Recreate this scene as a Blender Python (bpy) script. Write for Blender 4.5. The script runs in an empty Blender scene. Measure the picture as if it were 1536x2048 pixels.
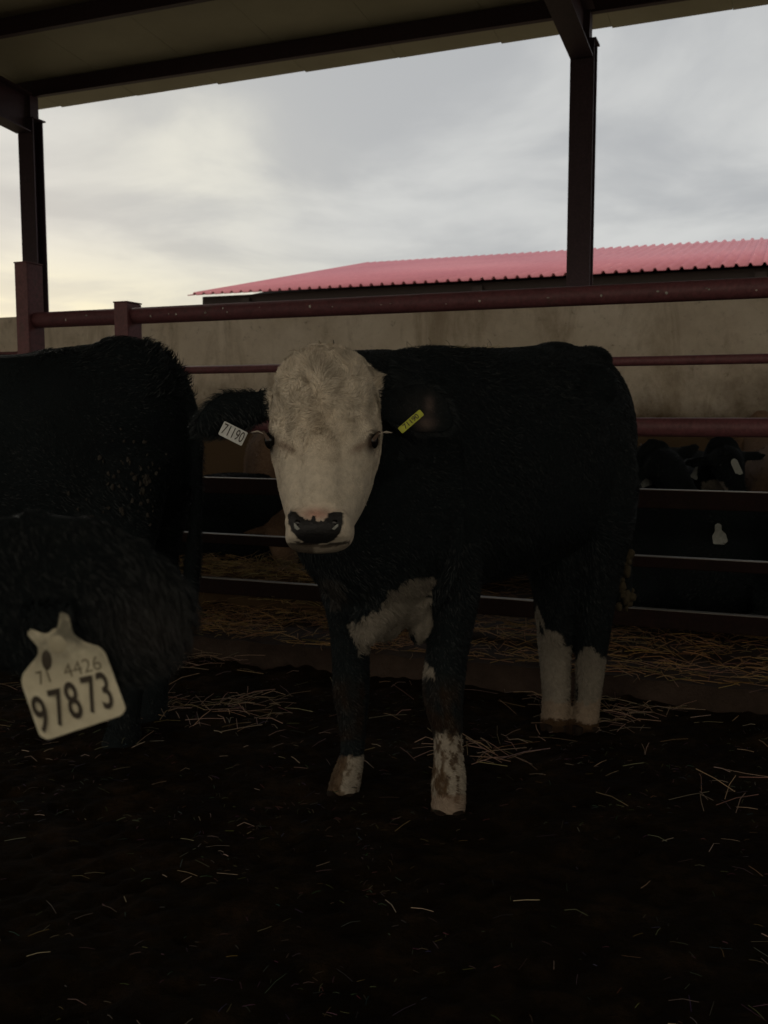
import bpy, math, random
import numpy as np
from mathutils import Vector, Matrix
random.seed(7)
rng = np.random.default_rng(11)
sc = bpy.context.scene
COL = sc.collection
R = math.radians

# ------------------------------------------------------------------ camera geometry
F = 1950.0
CZ = 1.08
PITCH = math.atan(194.0 / F)
cp, sp = math.cos(PITCH), math.sin(PITCH)
def at(px, py, Y):
    """world point seen at a pixel of the 1536x2048 photo at forward distance Y"""
    x = (px - 768.0) / F; y = -(py - 1024.0) / F
    d = np.array([x, y * sp + cp, y * cp - sp])
    return d * (Y / d[1]) + np.array([0, 0, CZ])
def proj(P):
    P = np.asarray(P, float) - np.array([0, 0, CZ])
    fw = P[..., 1] * cp - P[..., 2] * sp
    up = P[..., 1] * sp + P[..., 2] * cp
    return 768 + F * P[..., 0] / fw, 1024 - F * up / fw
NX, NY = 0.370, 0.929           # across the pens, away from the camera
def WD(w, D, z=0.0):            # w along the fence (to the right), D across it
    return np.array([NY * w + NX * D, -NX * w + NY * D, z])
def w_at(px, D):
    q = (px - 768.0) / F
    return D * (NY * q - NX) / (NY + NX * q)

# ------------------------------------------------------------------ object helpers
def tag(o, label=None, cat=None, group=None, kind=None):
    if label: o['label'] = label
    if cat: o['category'] = cat
    if group: o['group'] = group
    if kind: o['kind'] = kind
    return o
def empty(name, loc, label, cat, group=None):
    o = bpy.data.objects.new(name, None); COL.objects.link(o)
    o.location = loc; o.empty_display_size = 0.1
    bpy.context.view_layer.update()
    return tag(o, label, cat, group)
def link(name, me, mat=None, parent=None, label=None):
    o = bpy.data.objects.new(name, me); COL.objects.link(o)
    if mat is not None:
        me.materials.clear(); me.materials.append(mat)
    if parent is not None:
        o.parent = parent
        o.matrix_parent_inverse = Matrix.Translation(-Vector(parent.location))
    if label: o['label'] = label
    return o
def np_mesh(name, V, Fc, cols=None, smooth=True):
    """V (n,3); Fc (m,k) faces of equal size"""
    me = bpy.data.meshes.new(name)
    V = np.ascontiguousarray(V, dtype=np.float32); Fc = np.ascontiguousarray(Fc, dtype=np.int32)
    m, k = Fc.shape
    me.vertices.add(len(V)); me.vertices.foreach_set('co', V.ravel())
    me.loops.add(m * k); me.loops.foreach_set('vertex_index', Fc.ravel())
    me.polygons.add(m)
    me.polygons.foreach_set('loop_start', np.arange(0, m * k, k, dtype=np.int32))
    me.polygons.foreach_set('loop_total', np.full(m, k, dtype=np.int32))
    me.update(calc_edges=True); me.validate()
    if smooth: me.polygons.foreach_set('use_smooth', np.ones(len(me.polygons), dtype=bool))
    if cols is not None: set_cols(me, cols)
    return me
def set_cols(me, cols):
    c = np.ones((len(me.vertices), 4), dtype=np.float32); c[:, :3] = cols
    a = me.color_attributes.get('Col') or me.color_attributes.new('Col', 'FLOAT_COLOR', 'POINT')
    a.data.foreach_set('color', c.ravel())
class MB:
    """collects simple closed shapes into one mesh"""
    def __init__(s): s.v = []; s.f = []
    def add(s, V, Fs):
        n = len(s.v); s.v += [tuple(float(c) for c in p) for p in V]; s.f += [tuple(i + n for i in f) for f in Fs]
    def box8(s, P): s.add(P, [(0,3,2,1),(4,5,6,7),(0,1,5,4),(1,2,6,5),(2,3,7,6),(3,0,4,7)])
    def wd(s, w0, w1, D0, D1, z0, z1, z0b=None, z1b=None):   # box in fence coordinates, z may change from D0 to D1
        z0b = z0 if z0b is None else z0b; z1b = z1 if z1b is None else z1b
        s.box8([WD(w0,D0,z0),WD(w1,D0,z0),WD(w1,D1,z0b),WD(w0,D1,z0b),WD(w0,D0,z1),WD(w1,D0,z1),WD(w1,D1,z1b),WD(w0,D1,z1b)])
    def tube(s, A, B, r, n=20):
        A = np.array(A, float); B = np.array(B, float); d = B - A; d /= np.linalg.norm(d)
        u = np.cross(d, (0,0,1)) if abs(d[2]) < .9 else np.cross(d, (1,0,0)); u /= np.linalg.norm(u); v = np.cross(u, d)
        V = []
        for P in (A, B):
            for i in range(n):
                t = 2*math.pi*i/n; V.append(P + r*(math.cos(t)*u + math.sin(t)*v))
        Fs = [(i, (i+1)%n, n+(i+1)%n, n+i) for i in range(n)] + [tuple(range(n))[::-1], tuple(range(n, 2*n))]
        s.add(V, Fs)
    def build(s, name, mat, parent=None, label=None, bevel=0, smooth=False):
        me = bpy.data.meshes.new(name); me.from_pydata(s.v, [], s.f); me.update()
        o = link(name, me, mat, parent, label)
        if smooth:
            for p in me.polygons: p.use_smooth = len(p.vertices) == 4
        if bevel:
            b = o.modifiers.new('bevel', 'BEVEL'); b.width = bevel; b.segments = 2; b.limit_method = 'ANGLE'
        return o

# ------------------------------------------------------------------ noise
_K = rng.normal(size=(3, 10, 3)); _P = rng.uniform(0, 6.28, (3, 10))
def noise(P, scale=1.0, ch=0):
    P = np.asarray(P) * scale
    return np.sin(P @ _K[ch].T * 2.0 + _P[ch]).sum(-1) / 4.5
def noise3(P, scale): return np.stack([noise(P, scale, i) for i in range(3)], -1)
def fbm(P, scale): return noise(P, scale) * .55 + noise(P, scale*2.1, 1) * .3 + noise(P, scale*4.3, 2) * .15
def smooth01(x, a, b):
    t = np.clip((x - a) / (b - a), 0, 1); return t*t*(3-2*t)
def in_poly(x, y, poly):
    ins = np.zeros(np.shape(x), bool); n = len(poly); j = n - 1
    for i in range(n):
        xi, yi = poly[i]; xj, yj = poly[j]
        c = ((yi > y) != (yj > y)) & (x < (xj - xi) * (y - yi) / ((yj - yi) + 1e-9) + xi)
        ins ^= c; j = i
    return ins

# ------------------------------------------------------------------ materials
def mat(name):
    m = bpy.data.materials.new(name); m.use_nodes = True
    nt = m.node_tree; b = nt.nodes['Principled BSDF']
    return m, nt, b
def ramp(nt, fac, stops):
    r = nt.nodes.new('ShaderNodeValToRGB'); e = r.color_ramp.elements
    while len(e) < len(stops): e.new(.5)
    for i, (p, c) in enumerate(stops): e[i].position = p; e[i].color = (*c, 1)
    nt.links.new(fac, r.inputs[0]); return r.outputs[0]
def tex(nt, scale, detail=6, rough=.6, stretch=None, coord='Object', dist=0):
    tc = nt.nodes.new('ShaderNodeTexCoord'); mp = nt.nodes.new('ShaderNodeMapping')
    if stretch: mp.inputs['Scale'].default_value = stretch
    n = nt.nodes.new('ShaderNodeTexNoise'); n.inputs['Scale'].default_value = scale
    n.inputs['Detail'].default_value = detail; n.inputs['Roughness'].default_value = rough; n.inputs['Distortion'].default_value = dist
    nt.links.new(tc.outputs[coord], mp.inputs[0]); nt.links.new(mp.outputs[0], n.inputs['Vector'])
    return n.outputs['Fac']
def mixc(nt, fac, a, b, mode='MIX'):
    m = nt.nodes.new('ShaderNodeMix'); m.data_type = 'RGBA'; m.blend_type = mode
    for s, v in ((0, fac), (6, a), (7, b)):
        if hasattr(v, 'links') or hasattr(v, 'is_linked'): nt.links.new(v, m.inputs[s])
        elif s == 0: m.inputs[s].default_value = v
        else: m.inputs[s].default_value = (*v, 1)
    return m.outputs[2]
def bump(nt, b, h, strength, dist=.01):
    n = nt.nodes.new('ShaderNodeBump'); n.inputs['Strength'].default_value = strength; n.inputs['Distance'].default_value = dist
    nt.links.new(h, n.inputs['Height']); nt.links.new(n.outputs[0], b.inputs['Normal'])
def spec(b, rough, s=.5, metal=0):
    b.inputs['Roughness'].default_value = rough; b.inputs['Specular IOR Level'].default_value = s; b.inputs['Metallic'].default_value = metal

def painted_steel(name, c1, c2, c3, rough=.55):
    m, nt, b = mat(name)
    base = ramp(nt, tex(nt, 9, 8, .7), [(.3, c1), (.55, c2), (.72, c3)])
    fine = ramp(nt, tex(nt, 60, 4, .6), [(.35, (.75,.75,.75)), (.65, (1.1,1.1,1.1))])
    nt.links.new(mixc(nt, 1, base, fine, 'MULTIPLY'), b.inputs['Base Color']); spec(b, rough, .35)
    bump(nt, b, tex(nt, 90, 5), .25, .002); return m
M = {}
M['red_steel'] = painted_steel('red_oxide_paint', (.095,.036,.040), (.135,.048,.054), (.085,.05,.046))
M['dark_steel'] = painted_steel('dark_column_paint', (.042,.024,.032), (.055,.030,.040), (.035,.024,.028), .6)
M['base_steel'] = painted_steel('worn_base_rail', (.017,.007,.006), (.012,.006,.005), (.022,.012,.009), .7)
m, nt, b = mat('edge_highlight'); b.inputs['Base Color'].default_value = (.22,.205,.19,1); spec(b, .35, .6, .5); M['edge'] = m  # pale tone standing in for light on the rail edges
M['base_steel'].node_tree.nodes['Principled BSDF'].inputs['Specular IOR Level'].default_value = .08

m, nt, b = mat('old_concrete')
base = ramp(nt, tex(nt, 1.3, 8, .65), [(.3, (.46,.385,.30)), (.5, (.62,.54,.44)), (.72, (.76,.68,.58))])
streak = ramp(nt, tex(nt, 2.6, 8, .75, (1,1,.3), dist=.6), [(.36, (.62,.58,.52)), (.50, (1,1,1))])
fine = ramp(nt, tex(nt, 17, 9, .8), [(.33, (.38,.34,.28)), (.42, (1,1,1)), (.75, (1.08,1.08,1.06))])
c = mixc(nt, .75, base, streak, 'MULTIPLY'); c = mixc(nt, .7, c, fine, 'MULTIPLY')
tc = nt.nodes.new('ShaderNodeTexCoord'); sx = nt.nodes.new('ShaderNodeSeparateXYZ'); nt.links.new(tc.outputs['Object'], sx.inputs[0])
ad = nt.nodes.new('ShaderNodeMath'); ad.operation = 'MULTIPLY_ADD'; nt.links.new(tex(nt, 2.2, 7, .7), ad.inputs[0]); ad.inputs[1].default_value = 1.1; nt.links.new(sx.outputs[2], ad.inputs[2])
dirt = ramp(nt, ad.outputs[0], [(.0, (1,1,1)), (.62, (.9,.9,.9)), (1.0, (0,0,0))]); 
mr = nt.nodes.new('ShaderNodeMapRange'); mr.inputs[1].default_value = 1.45; mr.inputs[2].default_value = 2.0; mr.inputs[3].default_value = 1; mr.inputs[4].default_value = 0
nt.links.new(ad.outputs[0], mr.inputs[0])
c = mixc(nt, mr.outputs[0], c, (.085,.055,.03))
nt.links.new(c, b.inputs['Base Color']); spec(b, .9, .2); bump(nt, b, tex(nt, 22, 10, .75), .6, .02); M['concrete'] = m

m, nt, b = mat('kerb_concrete')
c = ramp(nt, tex(nt, 4, 9, .7), [(.35, (.018,.010,.006)), (.55, (.038,.024,.017)), (.75, (.065,.043,.032))])
nt.links.new(c, b.inputs['Base Color']); spec(b, .85, .25); bump(nt, b, tex(nt, 14, 10, .75), .7, .02); M['kerb'] = m

m, nt, b = mat('trodden_manure')
c = ramp(nt, tex(nt, 5, 10, .75), [(.32, (.006,.0035,.0016)), (.5, (.014,.0088,.004)), (.66, (.036,.022,.011))])
nt.links.new(c, b.inputs['Base Color']); spec(b, .95, .05)
bump(nt, b, tex(nt, 30, 12, .8), 1, .03); M['manure'] = m

m, nt, b = mat('dry_earth'); c = ramp(nt, tex(nt, .3, 8), [(.3, (.12,.10,.07)), (.7, (.2,.17,.12))]); nt.links.new(c, b.inputs['Base Color']); spec(b, .95, .1); M['earth'] = m

m, nt, b = mat('straw')
at_ = nt.nodes.new('ShaderNodeAttribute'); at_.attribute_name = 'Col'; nt.links.new(at_.outputs['Color'], b.inputs['Base Color']); spec(b, .65, .3); M['straw'] = m
m, nt, b = mat('coat')
at_ = nt.nodes.new('ShaderNodeAttribute'); at_.attribute_name = 'Col'
fine = ramp(nt, tex(nt, 60, 6, .7), [(.35, (.7,.7,.7)), (.65, (1.1,1.1,1.1))])
nt.links.new(mixc(nt, .7, at_.outputs['Color'], fine, 'MULTIPLY'), b.inputs['Base Color']); spec(b, .9, .12)
bump(nt, b, tex(nt, 120, 6, .7), .5, .006); M['coat'] = m
m, nt, b = mat('fur')
at_ = nt.nodes.new('ShaderNodeAttribute'); at_.attribute_name = 'Col'; nt.links.new(at_.outputs['Color'], b.inputs['Base Color']); spec(b, .6, .25); M['fur'] = m
def plain(name, c, rough=.6, s=.4, bs=0, sc_=30):
    m, nt, b = mat(name)
    cc = ramp(nt, tex(nt, sc_, 6, .7), [(.3, tuple(x*.75 for x in c)), (.7, tuple(min(1, x*1.15) for x in c))])
    nt.links.new(cc, b.inputs['Base Color']); spec(b, rough, s)
    if bs: bump(nt, b, tex(nt, sc_*2, 6), bs, .004)
    return m
M['nose'] = plain('wet_nose', (.014,.0135,.014), .55, .35, .8, 90)
M['pink'] = plain('pink_skin', (.33,.17,.13), .6, .3, .4)
M['eye'] = plain('dark_eye', (.006,.005,.005), .2, .35)
M['hoof'] = plain('hoof_horn', (.016,.010,.006), .8, .15)
M['dung'] = plain('dried_dung', (.05,.04,.024), .9, .15, .8)
M['dung_pale'] = plain('dried_dung_flakes', (.034,.030,.025), .85, .2, .6)
M['tag_white'] = plain('white_plastic_tag', (.60,.55,.40), .5, .4, 0, 45)
m, nt, b = mat('smeared_tag')
cc = ramp(nt, tex(nt, 45, 6, .7), [(.3, (.48,.43,.31)), (.7, (.66,.61,.46))])
tc = nt.nodes.new('ShaderNodeTexCoord'); sx = nt.nodes.new('ShaderNodeSeparateXYZ'); nt.links.new(tc.outputs['Object'], sx.inputs[0])
mr = nt.nodes.new('ShaderNodeMapRange'); nt.links.new(sx.outputs[2], mr.inputs[0]); mr.inputs[1].default_value = .893; mr.inputs[2].default_value = .925
mu = nt.nodes.new('ShaderNodeMath'); mu.operation = 'MULTIPLY'; nt.links.new(mr.outputs[0], mu.inputs[0]); nt.links.new(ramp(nt, tex(nt, 55, 4, .6), [(.35, (.25,)*3), (.6, (1,1,1))]), mu.inputs[1])
nt.links.new(mixc(nt, mu.outputs[0], cc, (.15,.14,.105)), b.inputs['Base Color']); spec(b, .55, .35); M['tag_white'] = m
M['tag_small'] = plain('small_white_tag', (.50,.51,.50), .5, .4, 0, 60)
M['tag_worn'] = plain('worn_cream_plastic', (.40,.36,.26), .6, .3, 0, 45)
M['tag_old'] = plain('dirty_white_tag', (.26,.27,.25), .6, .3, 0, 60)
M['tag_yellow'] = plain('yellow_plastic_tag', (.38,.40,.02), .5, .4, 0, 60)
M['ink'] = plain('grey_black_print', (.055,.045,.035), .7, .2)
M['ink_faded'] = plain('faded_print', (.16,.14,.095), .7, .2)
M['dropping'] = plain('bird_dropping', (.42,.40,.36), .8, .2)
m, nt, b = mat('roof_lining')
c = ramp(nt, tex(nt, 1.2, 7, .6), [(.3, (.33,.31,.22)), (.7, (.42,.40,.29))]); nt.links.new(c, b.inputs['Base Color']); spec(b, .6, .3); M['lining'] = m
m, nt, b = mat('red_sheet_roof')
c = ramp(nt, tex(nt, .35, 7, .6), [(.3, (.31,.10,.14)), (.7, (.40,.15,.19))])
c2 = ramp(nt, tex(nt, 3, 7, .7, (.3,3,1)), [(.35, (.85,.85,.85)), (.6, (1,1,1))])
nt.links.new(mixc(nt, .6, c, c2, 'MULTIPLY'), b.inputs['Base Color']); spec(b, .6, .3); M['red_roof'] = m
M['shed_dark'] = plain('dark_shed_steel', (.02,.014,.014), .7, .3)

# ------------------------------------------------------------------ lofted bodies
def catmull(A, sub):
    A = np.asarray(A, float); n = len(A); out = []
    E = np.vstack([2*A[0]-A[1], A, 2*A[-1]-A[-2]])
    for i in range(n-1):
        p0, p1, p2, p3 = E[i:i+4]
        for k in range(sub):
            t = k/sub
            out.append(.5*((2*p1)+(-p0+p2)*t+(2*p0-5*p1+4*p2-p3)*t*t+(-p0+3*p1-3*p2+p3)*t**3))
    out.append(A[-1]); return np.array(out)
def loft(st, sub=5, n=28, p=2.0):
    """st: rows of (centre3, side vec3, up vec3) -> closed tube"""
    S = catmull([np.concatenate(r) for r in st], sub)
    t = np.linspace(0, 2*np.pi, n, endpoint=False)
    cx = np.sign(np.cos(t))*np.abs(np.cos(t))**(2/p); cy = np.sign(np.sin(t))*np.abs(np.sin(t))**(2/p)
    V = S[:, None, 0:3] + cx[None, :, None]*S[:, None, 3:6] + cy[None, :, None]*S[:, None, 6:9]
    m = len(S); V = V.reshape(-1, 3)
    Fs = [(i*n+j, i*n+(j+1) % n, (i+1)*n+(j+1) % n, (i+1)*n+j) for i in range(m-1) for j in range(n)]
    # rounded caps
    def cap(i, sgn):
        nonlocal V
        c = S[i, :3]; nb = S[i-1, :3] if i else S[1, :3]
        d = c-nb; d /= (np.linalg.norm(d)+1e-9); r = min(np.linalg.norm(S[i, 3:6]), np.linalg.norm(S[i, 6:9]))
        V = np.vstack([V, c + d*r*.45]); k = len(V)-1; b0 = (i if i else 0)*n
        return [(b0+(j+1) % n, b0+j, k) if sgn < 0 else (b0+j, b0+(j+1) % n, k) for j in range(n)]
    Fs += cap(0, -1); Fs += cap(m-1, 1)
    return V, Fs
def st(c, s, a, u, b): return (np.asarray(c, float), np.asarray(s, float)*a, np.asarray(u, float)*b)
def blob(c, rx, ry, rz, Rm=None, n=12):
    V = []; Fs = []
    for i in range(1, n):
        for j in range(2*n):
            a = math.pi*i/n; t = math.pi*j/n
            V.append([rx*math.sin(a)*math.cos(t), ry*math.sin(a)*math.sin(t), rz*math.cos(a)])
    V.append([0, 0, rz]); V.append([0, 0, -rz]); w = 2*n
    for i in range(n-2):
        for j in range(w): Fs.append((i*w+j, i*w+(j+1) % w, (i+1)*w+(j+1) % w, (i+1)*w+j)[::-1])
    T, B = len(V)-2, len(V)-1
    for j in range(w): Fs.append((T, j, (j+1) % w)); Fs.append((B, (n-2)*w+(j+1) % w, (n-2)*w+j))
    V = np.array(V)
    if Rm is not None: V = V @ np.asarray(Rm).T
    return V + np.asarray(c), Fs
def bake(parts, voxel, smooth=3, sfac=.5):
    """merge closed shells into one continuous surface"""
    v = []; f = []
    for V, Fs in parts:
        n = len(v); v += [tuple(p) for p in V]; f += [tuple(i+n for i in q) for q in Fs]
    me = bpy.data.meshes.new('tmp'); me.from_pydata(v, [], f); me.update()
    o = bpy.data.objects.new('tmp', me); COL.objects.link(o)
    r = o.modifiers.new('r', 'REMESH'); r.mode = 'VOXEL'; r.voxel_size = voxel; r.adaptivity = 0
    s = o.modifiers.new('s', 'SMOOTH'); s.iterations = smooth; s.factor = sfac
    dg = bpy.context.evaluated_depsgraph_get(); ev = o.evaluated_get(dg)
    out = bpy.data.meshes.new_from_object(ev)
    bpy.data.objects.remove(o); bpy.data.meshes.remove(me)
    out.polygons.foreach_set('use_smooth', np.ones(len(out.polygons), dtype=bool))
    return out
def vdata(me):
    n = len(me.vertices); V = np.empty(n*3, np.float32); me.vertices.foreach_get('co', V)
    N = np.empty(n*3, np.float32); me.vertex_normals.foreach_get('vector', N)
    return V.reshape(-1, 3).astype(float), N.reshape(-1, 3).astype(float)
def fur(name, me, count, length, flow, cols, parent, lift=.45, width=.0011, curl=.35, weight=None, jitter=.12, cscale=18, seg=2):
    """thousands of tapered hairs rooted on the surface of me"""
    V, N = vdata(me); me.calc_loop_triangles(); m = len(me.loop_triangles)
    T = np.empty(m*3, np.int32); me.loop_triangles.foreach_get('vertices', T); T = T.reshape(-1, 3)
    A = V[T]; area = np.linalg.norm(np.cross(A[:, 1]-A[:, 0], A[:, 2]-A[:, 0]), axis=1)
    w = area if weight is None else area*weight(A.mean(1), N[T].mean(1))
    idx = rng.choice(m, count, p=w/w.sum()); r1 = np.sqrt(rng.random(count)); r2 = rng.random(count)
    bc = np.stack([1-r1, r1*(1-r2), r1*r2], -1)
    P = (A[idx]*bc[..., None]).sum(1); Nn = (N[T[idx]]*bc[..., None]).sum(1); Nn /= np.linalg.norm(Nn, axis=1, keepdims=True)
    C = (cols[T[idx]]*bc[..., None]).sum(1)
    D = flow(P, Nn); D = D - (D*Nn).sum(1, keepdims=True)*Nn; D /= (np.linalg.norm(D, axis=1, keepdims=True)+1e-6)
    D = D + curl*noise3(P, cscale) + jitter*rng.normal(size=P.shape)
    D = D - (D*Nn).sum(1, keepdims=True)*Nn; D /= (np.linalg.norm(D, axis=1, keepdims=True)+1e-6)
    L = (length(P, Nn)*rng.uniform(.6, 1.25, count))[:, None]
    d0 = D*(1-lift)+Nn*lift; d0 /= np.linalg.norm(d0, axis=1, keepdims=True)
    d1 = D*(1-lift*.3)+Nn*lift*.3 + curl*.5*noise3(P, cscale*2.3); d1 /= np.linalg.norm(d1, axis=1, keepdims=True)
    side = np.cross(d0, Nn + .9*rng.normal(size=P.shape)); side /= (np.linalg.norm(side, axis=1, keepdims=True)+1e-6)
    W = width*(.7+.6*rng.random(count))[:, None]
    a = P-Nn*.002; q = a + d0*L*.5; e = q + d1*L*.5
    VV = np.stack([a-side*W, a+side*W, q+side*W*.75, q-side*W*.75, e], 1).reshape(-1, 3)
    b0 = np.arange(count)*5
    F1 = np.stack([b0, b0+1, b0+2], -1); F2 = np.stack([b0, b0+2, b0+3], -1); F3 = np.stack([b0+3, b0+2, b0+4], -1)
    k = (.82+.36*rng.random((count, 1)))
    CC = np.repeat(C*k, 5, axis=0)
    o = link(name, np_mesh(name, VV, np.vstack([F1, F2, F3]), CC, smooth=False), M['fur'], parent)
    return o
def text_obj(name, s, size, mtx, material, parent, extrude=.0004, sx=1.0, bold=0.0):
    cu = bpy.data.curves.new(name, 'FONT'); cu.body = s; cu.size = size; cu.align_x = 'CENTER'; cu.align_y = 'CENTER'
    cu.extrude = extrude; cu.offset = bold
    o = bpy.data.objects.new('tmp', cu); COL.objects.link(o)
    dg = bpy.context.evaluated_depsgraph_get(); me = bpy.data.meshes.new_from_object(o.evaluated_get(dg))
    bpy.data.objects.remove(o)
    me.transform(Matrix(mtx) @ Matrix.Diagonal((sx, 1, 1, 1)))
    return link(name, me, material, parent)
def frame(o, x, n):
    """4x4: local x along x, local z along n"""
    n = np.array(n, float); n /= np.linalg.norm(n); x = np.array(x, float); x -= n*np.dot(x, n); x /= np.linalg.norm(x); y = np.cross(n, x)
    mm = np.eye(4); mm[:3, 0] = x; mm[:3, 1] = y; mm[:3, 2] = n; mm[:3, 3] = o; return mm
def plate(name, outline, thick, mtx, material, parent, bevel=.0006):
    """flat plate from a 2-D outline (x,y metres), front face at local z=0"""
    n = len(outline); V = [(x, y, 0) for x, y in outline] + [(x, y, -thick) for x, y in outline]
    Fs = [tuple(range(n)), tuple(range(n, 2*n))[::-1]] + [(i, i+n, (i+1) % n+n, (i+1) % n) for i in range(n)]
    me = bpy.data.meshes.new(name); me.from_pydata(V, [], Fs); me.update(); me.transform(Matrix(mtx))
    o = link(name, me, material, parent)
    b = o.modifiers.new('b', 'BEVEL'); b.width = bevel; b.segments = 1; b.limit_method = 'ANGLE'
    return o
def round_poly(pts, r, k=4):
    out = []; n = len(pts)
    for i in range(n):
        p = np.array(pts[i], float); a = np.array(pts[i-1], float)-p; b = np.array(pts[(i+1) % n], float)-p
        la, lb = np.linalg.norm(a), np.linalg.norm(b); rr = min(r, la*.4, lb*.4)
        s, e = p+a/la*rr, p+b/lb*rr
        for j in range(k+1):
            t = j/k; out.append(tuple((1-t)**2*s+2*t*(1-t)*p+t*t*e))
    return out
BLACK = np.array([.0060, .0088, .0100]); WHITE = np.array([.55, .485, .395]); MUD = np.array([.045, .026, .013]); TAN = np.array([.15, .095, .06])
X1 = np.array([1., 0, 0]); Y1 = np.array([0, 1., 0]); Z1 = np.array([0, 0, 1.])
def head_parts(poll, nose, side, scale=1.0, ears=True, ear_drop=.12):
    """generic bovine head between two points"""
    poll = np.asarray(poll, float); nose = np.asarray(nose, float); d = nose-poll; L = np.linalg.norm(d); d /= L
    s = np.asarray(side, float); s = s-d*np.dot(s, d); s /= np.linalg.norm(s); u = np.cross(s, d)
    if u[2] < -.3: u = -u
    k = L
    P = [loft([st(poll-d*.04*k, s, .14*k, u, .12*k), st(poll+d*.1*k, s, .24*k, u, .22*k), st(poll+d*.3*k, s, .265*k, u, .25*k), st(poll+d*.5*k-u*.02*k, s, .22*k, u, .22*k),
               st(poll+d*.72*k-u*.04*k, s, .165*k, u, .16*k), st(poll+d*.9*k-u*.05*k, s, .16*k, u, .14*k), st(poll+d*1.02*k-u*.06*k, s, .12*k, u, .10*k)])]
    if ears:
        for sg in (-1, 1):
            b = poll+d*.16*k+s*sg*.2*k; e = s*sg*1.0-Z1*ear_drop-d*.15; e /= np.linalg.norm(e); v = np.cross(e, u); v /= np.linalg.norm(v)
            P.append(loft([st(b, v, .08*k, u, .06*k), st(b+e*.12*k, v, .12*k, u, .035*k), st(b+e*.26*k, v, .14*k, u, .03*k), st(b+e*.40*k, v, .09*k, u, .025*k), st(b+e*.47*k, v, .03*k, u, .02*k)], n=16))
    return P, (poll, d, s, u, k)

# ------------------------------------------------------------------ setting: ground, kerb, sky
g = MB(); g.add([(-400,-400,-.06),(400,-400,-.06),(400,900,-.06),(-400,900,-.06)], [(0,1,2,3)])
tag(g.build('ground', M['earth']), kind='structure')
# pen floor: trodden, lumpy muck
def floor_h(P):
    q = np.stack([P[..., 0], P[..., 1], np.zeros(P.shape[:-1])], -1)
    return .014*fbm(q, 2.3)-.020*np.clip(noise(q, 7.5, 1)-.25, 0, 1)+.010*np.abs(noise(q, 15, 2))+.006*noise(q, 31, 1)+.003*noise(q, 70)
nu, nv = 560, 420
W_, D_ = np.meshgrid(np.linspace(-6, 4.6, nu), np.linspace(-1.2, 3.64, nv))
P = np.stack([NY*W_+NX*D_, -NX*W_+NY*D_, 0*W_], -1); P[..., 2] = floor_h(P)-.005 + .03*np.clip((D_-3.35)/.3, 0, 1)*(1+.6*noise(P, 3))
i = np.arange(nu*nv).reshape(nv, nu); Fq = np.stack([i[:-1, :-1], i[:-1, 1:], i[1:, 1:], i[1:, :-1]], -1).reshape(-1, 4)
o = link('pen_floor', np_mesh('pen_floor', P.reshape(-1, 3), Fq), M['manure']); tag(o, kind='structure')
g = MB()
for (a0, a1, b0, b1) in ((-45, -6, -9, 3.6), (4.6, 45, -9, 3.6), (-6, 4.6, -9, -1.2)): g.wd(a0, a1, b0, b1, -.05, -.004)
tag(g.build('shed_floor', M['manure']), kind='structure')
# raised concrete strip under the fence and the next pen
nu, nv = 420, 130
W_, D_ = np.meshgrid(np.linspace(-9, 5, nu), np.linspace(0, 1, nv))
Dd = 3.62+(7.84-3.62)*D_**1.6
P = np.stack([NY*W_+NX*Dd, -NX*W_+NY*Dd, 0*W_], -1)
P[..., 2] = .11+.006*noise(P, 6)+.004*noise(P, 17, 1)
row0 = P[0].copy(); row0[:, 2] = -.04; row0[:, :2] += np.array([-NX, -NY])*.02; P = np.concatenate([row0[None], P])
i = np.arange(nu*(nv+1)).reshape(nv+1, nu); Fq = np.stack([i[:-1, :-1], i[:-1, 1:], i[1:, 1:], i[1:, :-1]], -1).reshape(-1, 4)
o = link('feed_strip', np_mesh('feed_strip', P.reshape(-1, 3), Fq), M['kerb']); tag(o, kind='structure')

# straw
def straws(name, P, length, wid, colr, spread_z=.25, label=None, cat='straw', on=None, parent=None):
    n = len(P); az = rng.uniform(0, 2*np.pi, n); el = np.abs(rng.normal(0, spread_z, n))
    d = np.stack([np.cos(az)*np.cos(el), np.sin(az)*np.cos(el), np.sin(el)], -1)
    az2 = az+rng.normal(0, .10, n); d2 = np.stack([np.cos(az2)*np.cos(el*.4), np.sin(az2)*np.cos(el*.4), np.sin(el*.4)*rng.choice([-1, 1], n)], -1)
    L = rng.uniform(.35, 1.2, n)[:, None]*length; w = rng.uniform(.6, 1.3, n)[:, None]*wid
    s = np.cross(d, Z1); s /= np.linalg.norm(s, axis=1, keepdims=True); u = np.cross(s, d)
    pts = [P, P+d*L*.5, P+d*L*.5+d2*L*.5]; V = []
    for c in pts:
        for a in (0, 2.09, 4.19): V.append(c+w*(math.cos(a)*s+math.sin(a)*u))
    V = np.stack(V, 1).reshape(-1, 3); b0 = (np.arange(n)*9)[:, None, None]
    q = np.array([[r*3+j, r*3+(j+1) % 3, (r+1)*3+(j+1) % 3, (r+1)*3+j] for r in (0, 1) for j in range(3)])
    Fq = (q[None]+b0).reshape(-1, 4)
    c = np.asarray(colr)*rng.uniform(.45, 1.35, (n, 1))*np.array([1, 1, 1])+rng.normal(0, .015, (n, 3)); c = np.clip(c, .01, 1)
    o = link(name, np_mesh(name, V, Fq, np.repeat(c, 9, axis=0), smooth=False), M['straw'], parent)
    return o
STR = (.27, .185, .085)
pts = []
def band(n, w0, w1, d0, d1, zf, p=1.0):
    w = rng.uniform(w0, w1, n); D = d0+(d1-d0)*rng.random(n)**p
    Q = np.stack([NY*w+NX*D, -NX*w+NY*D, 0*w], -1); Q[:, 2] = zf(w, D, Q); return Q
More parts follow.
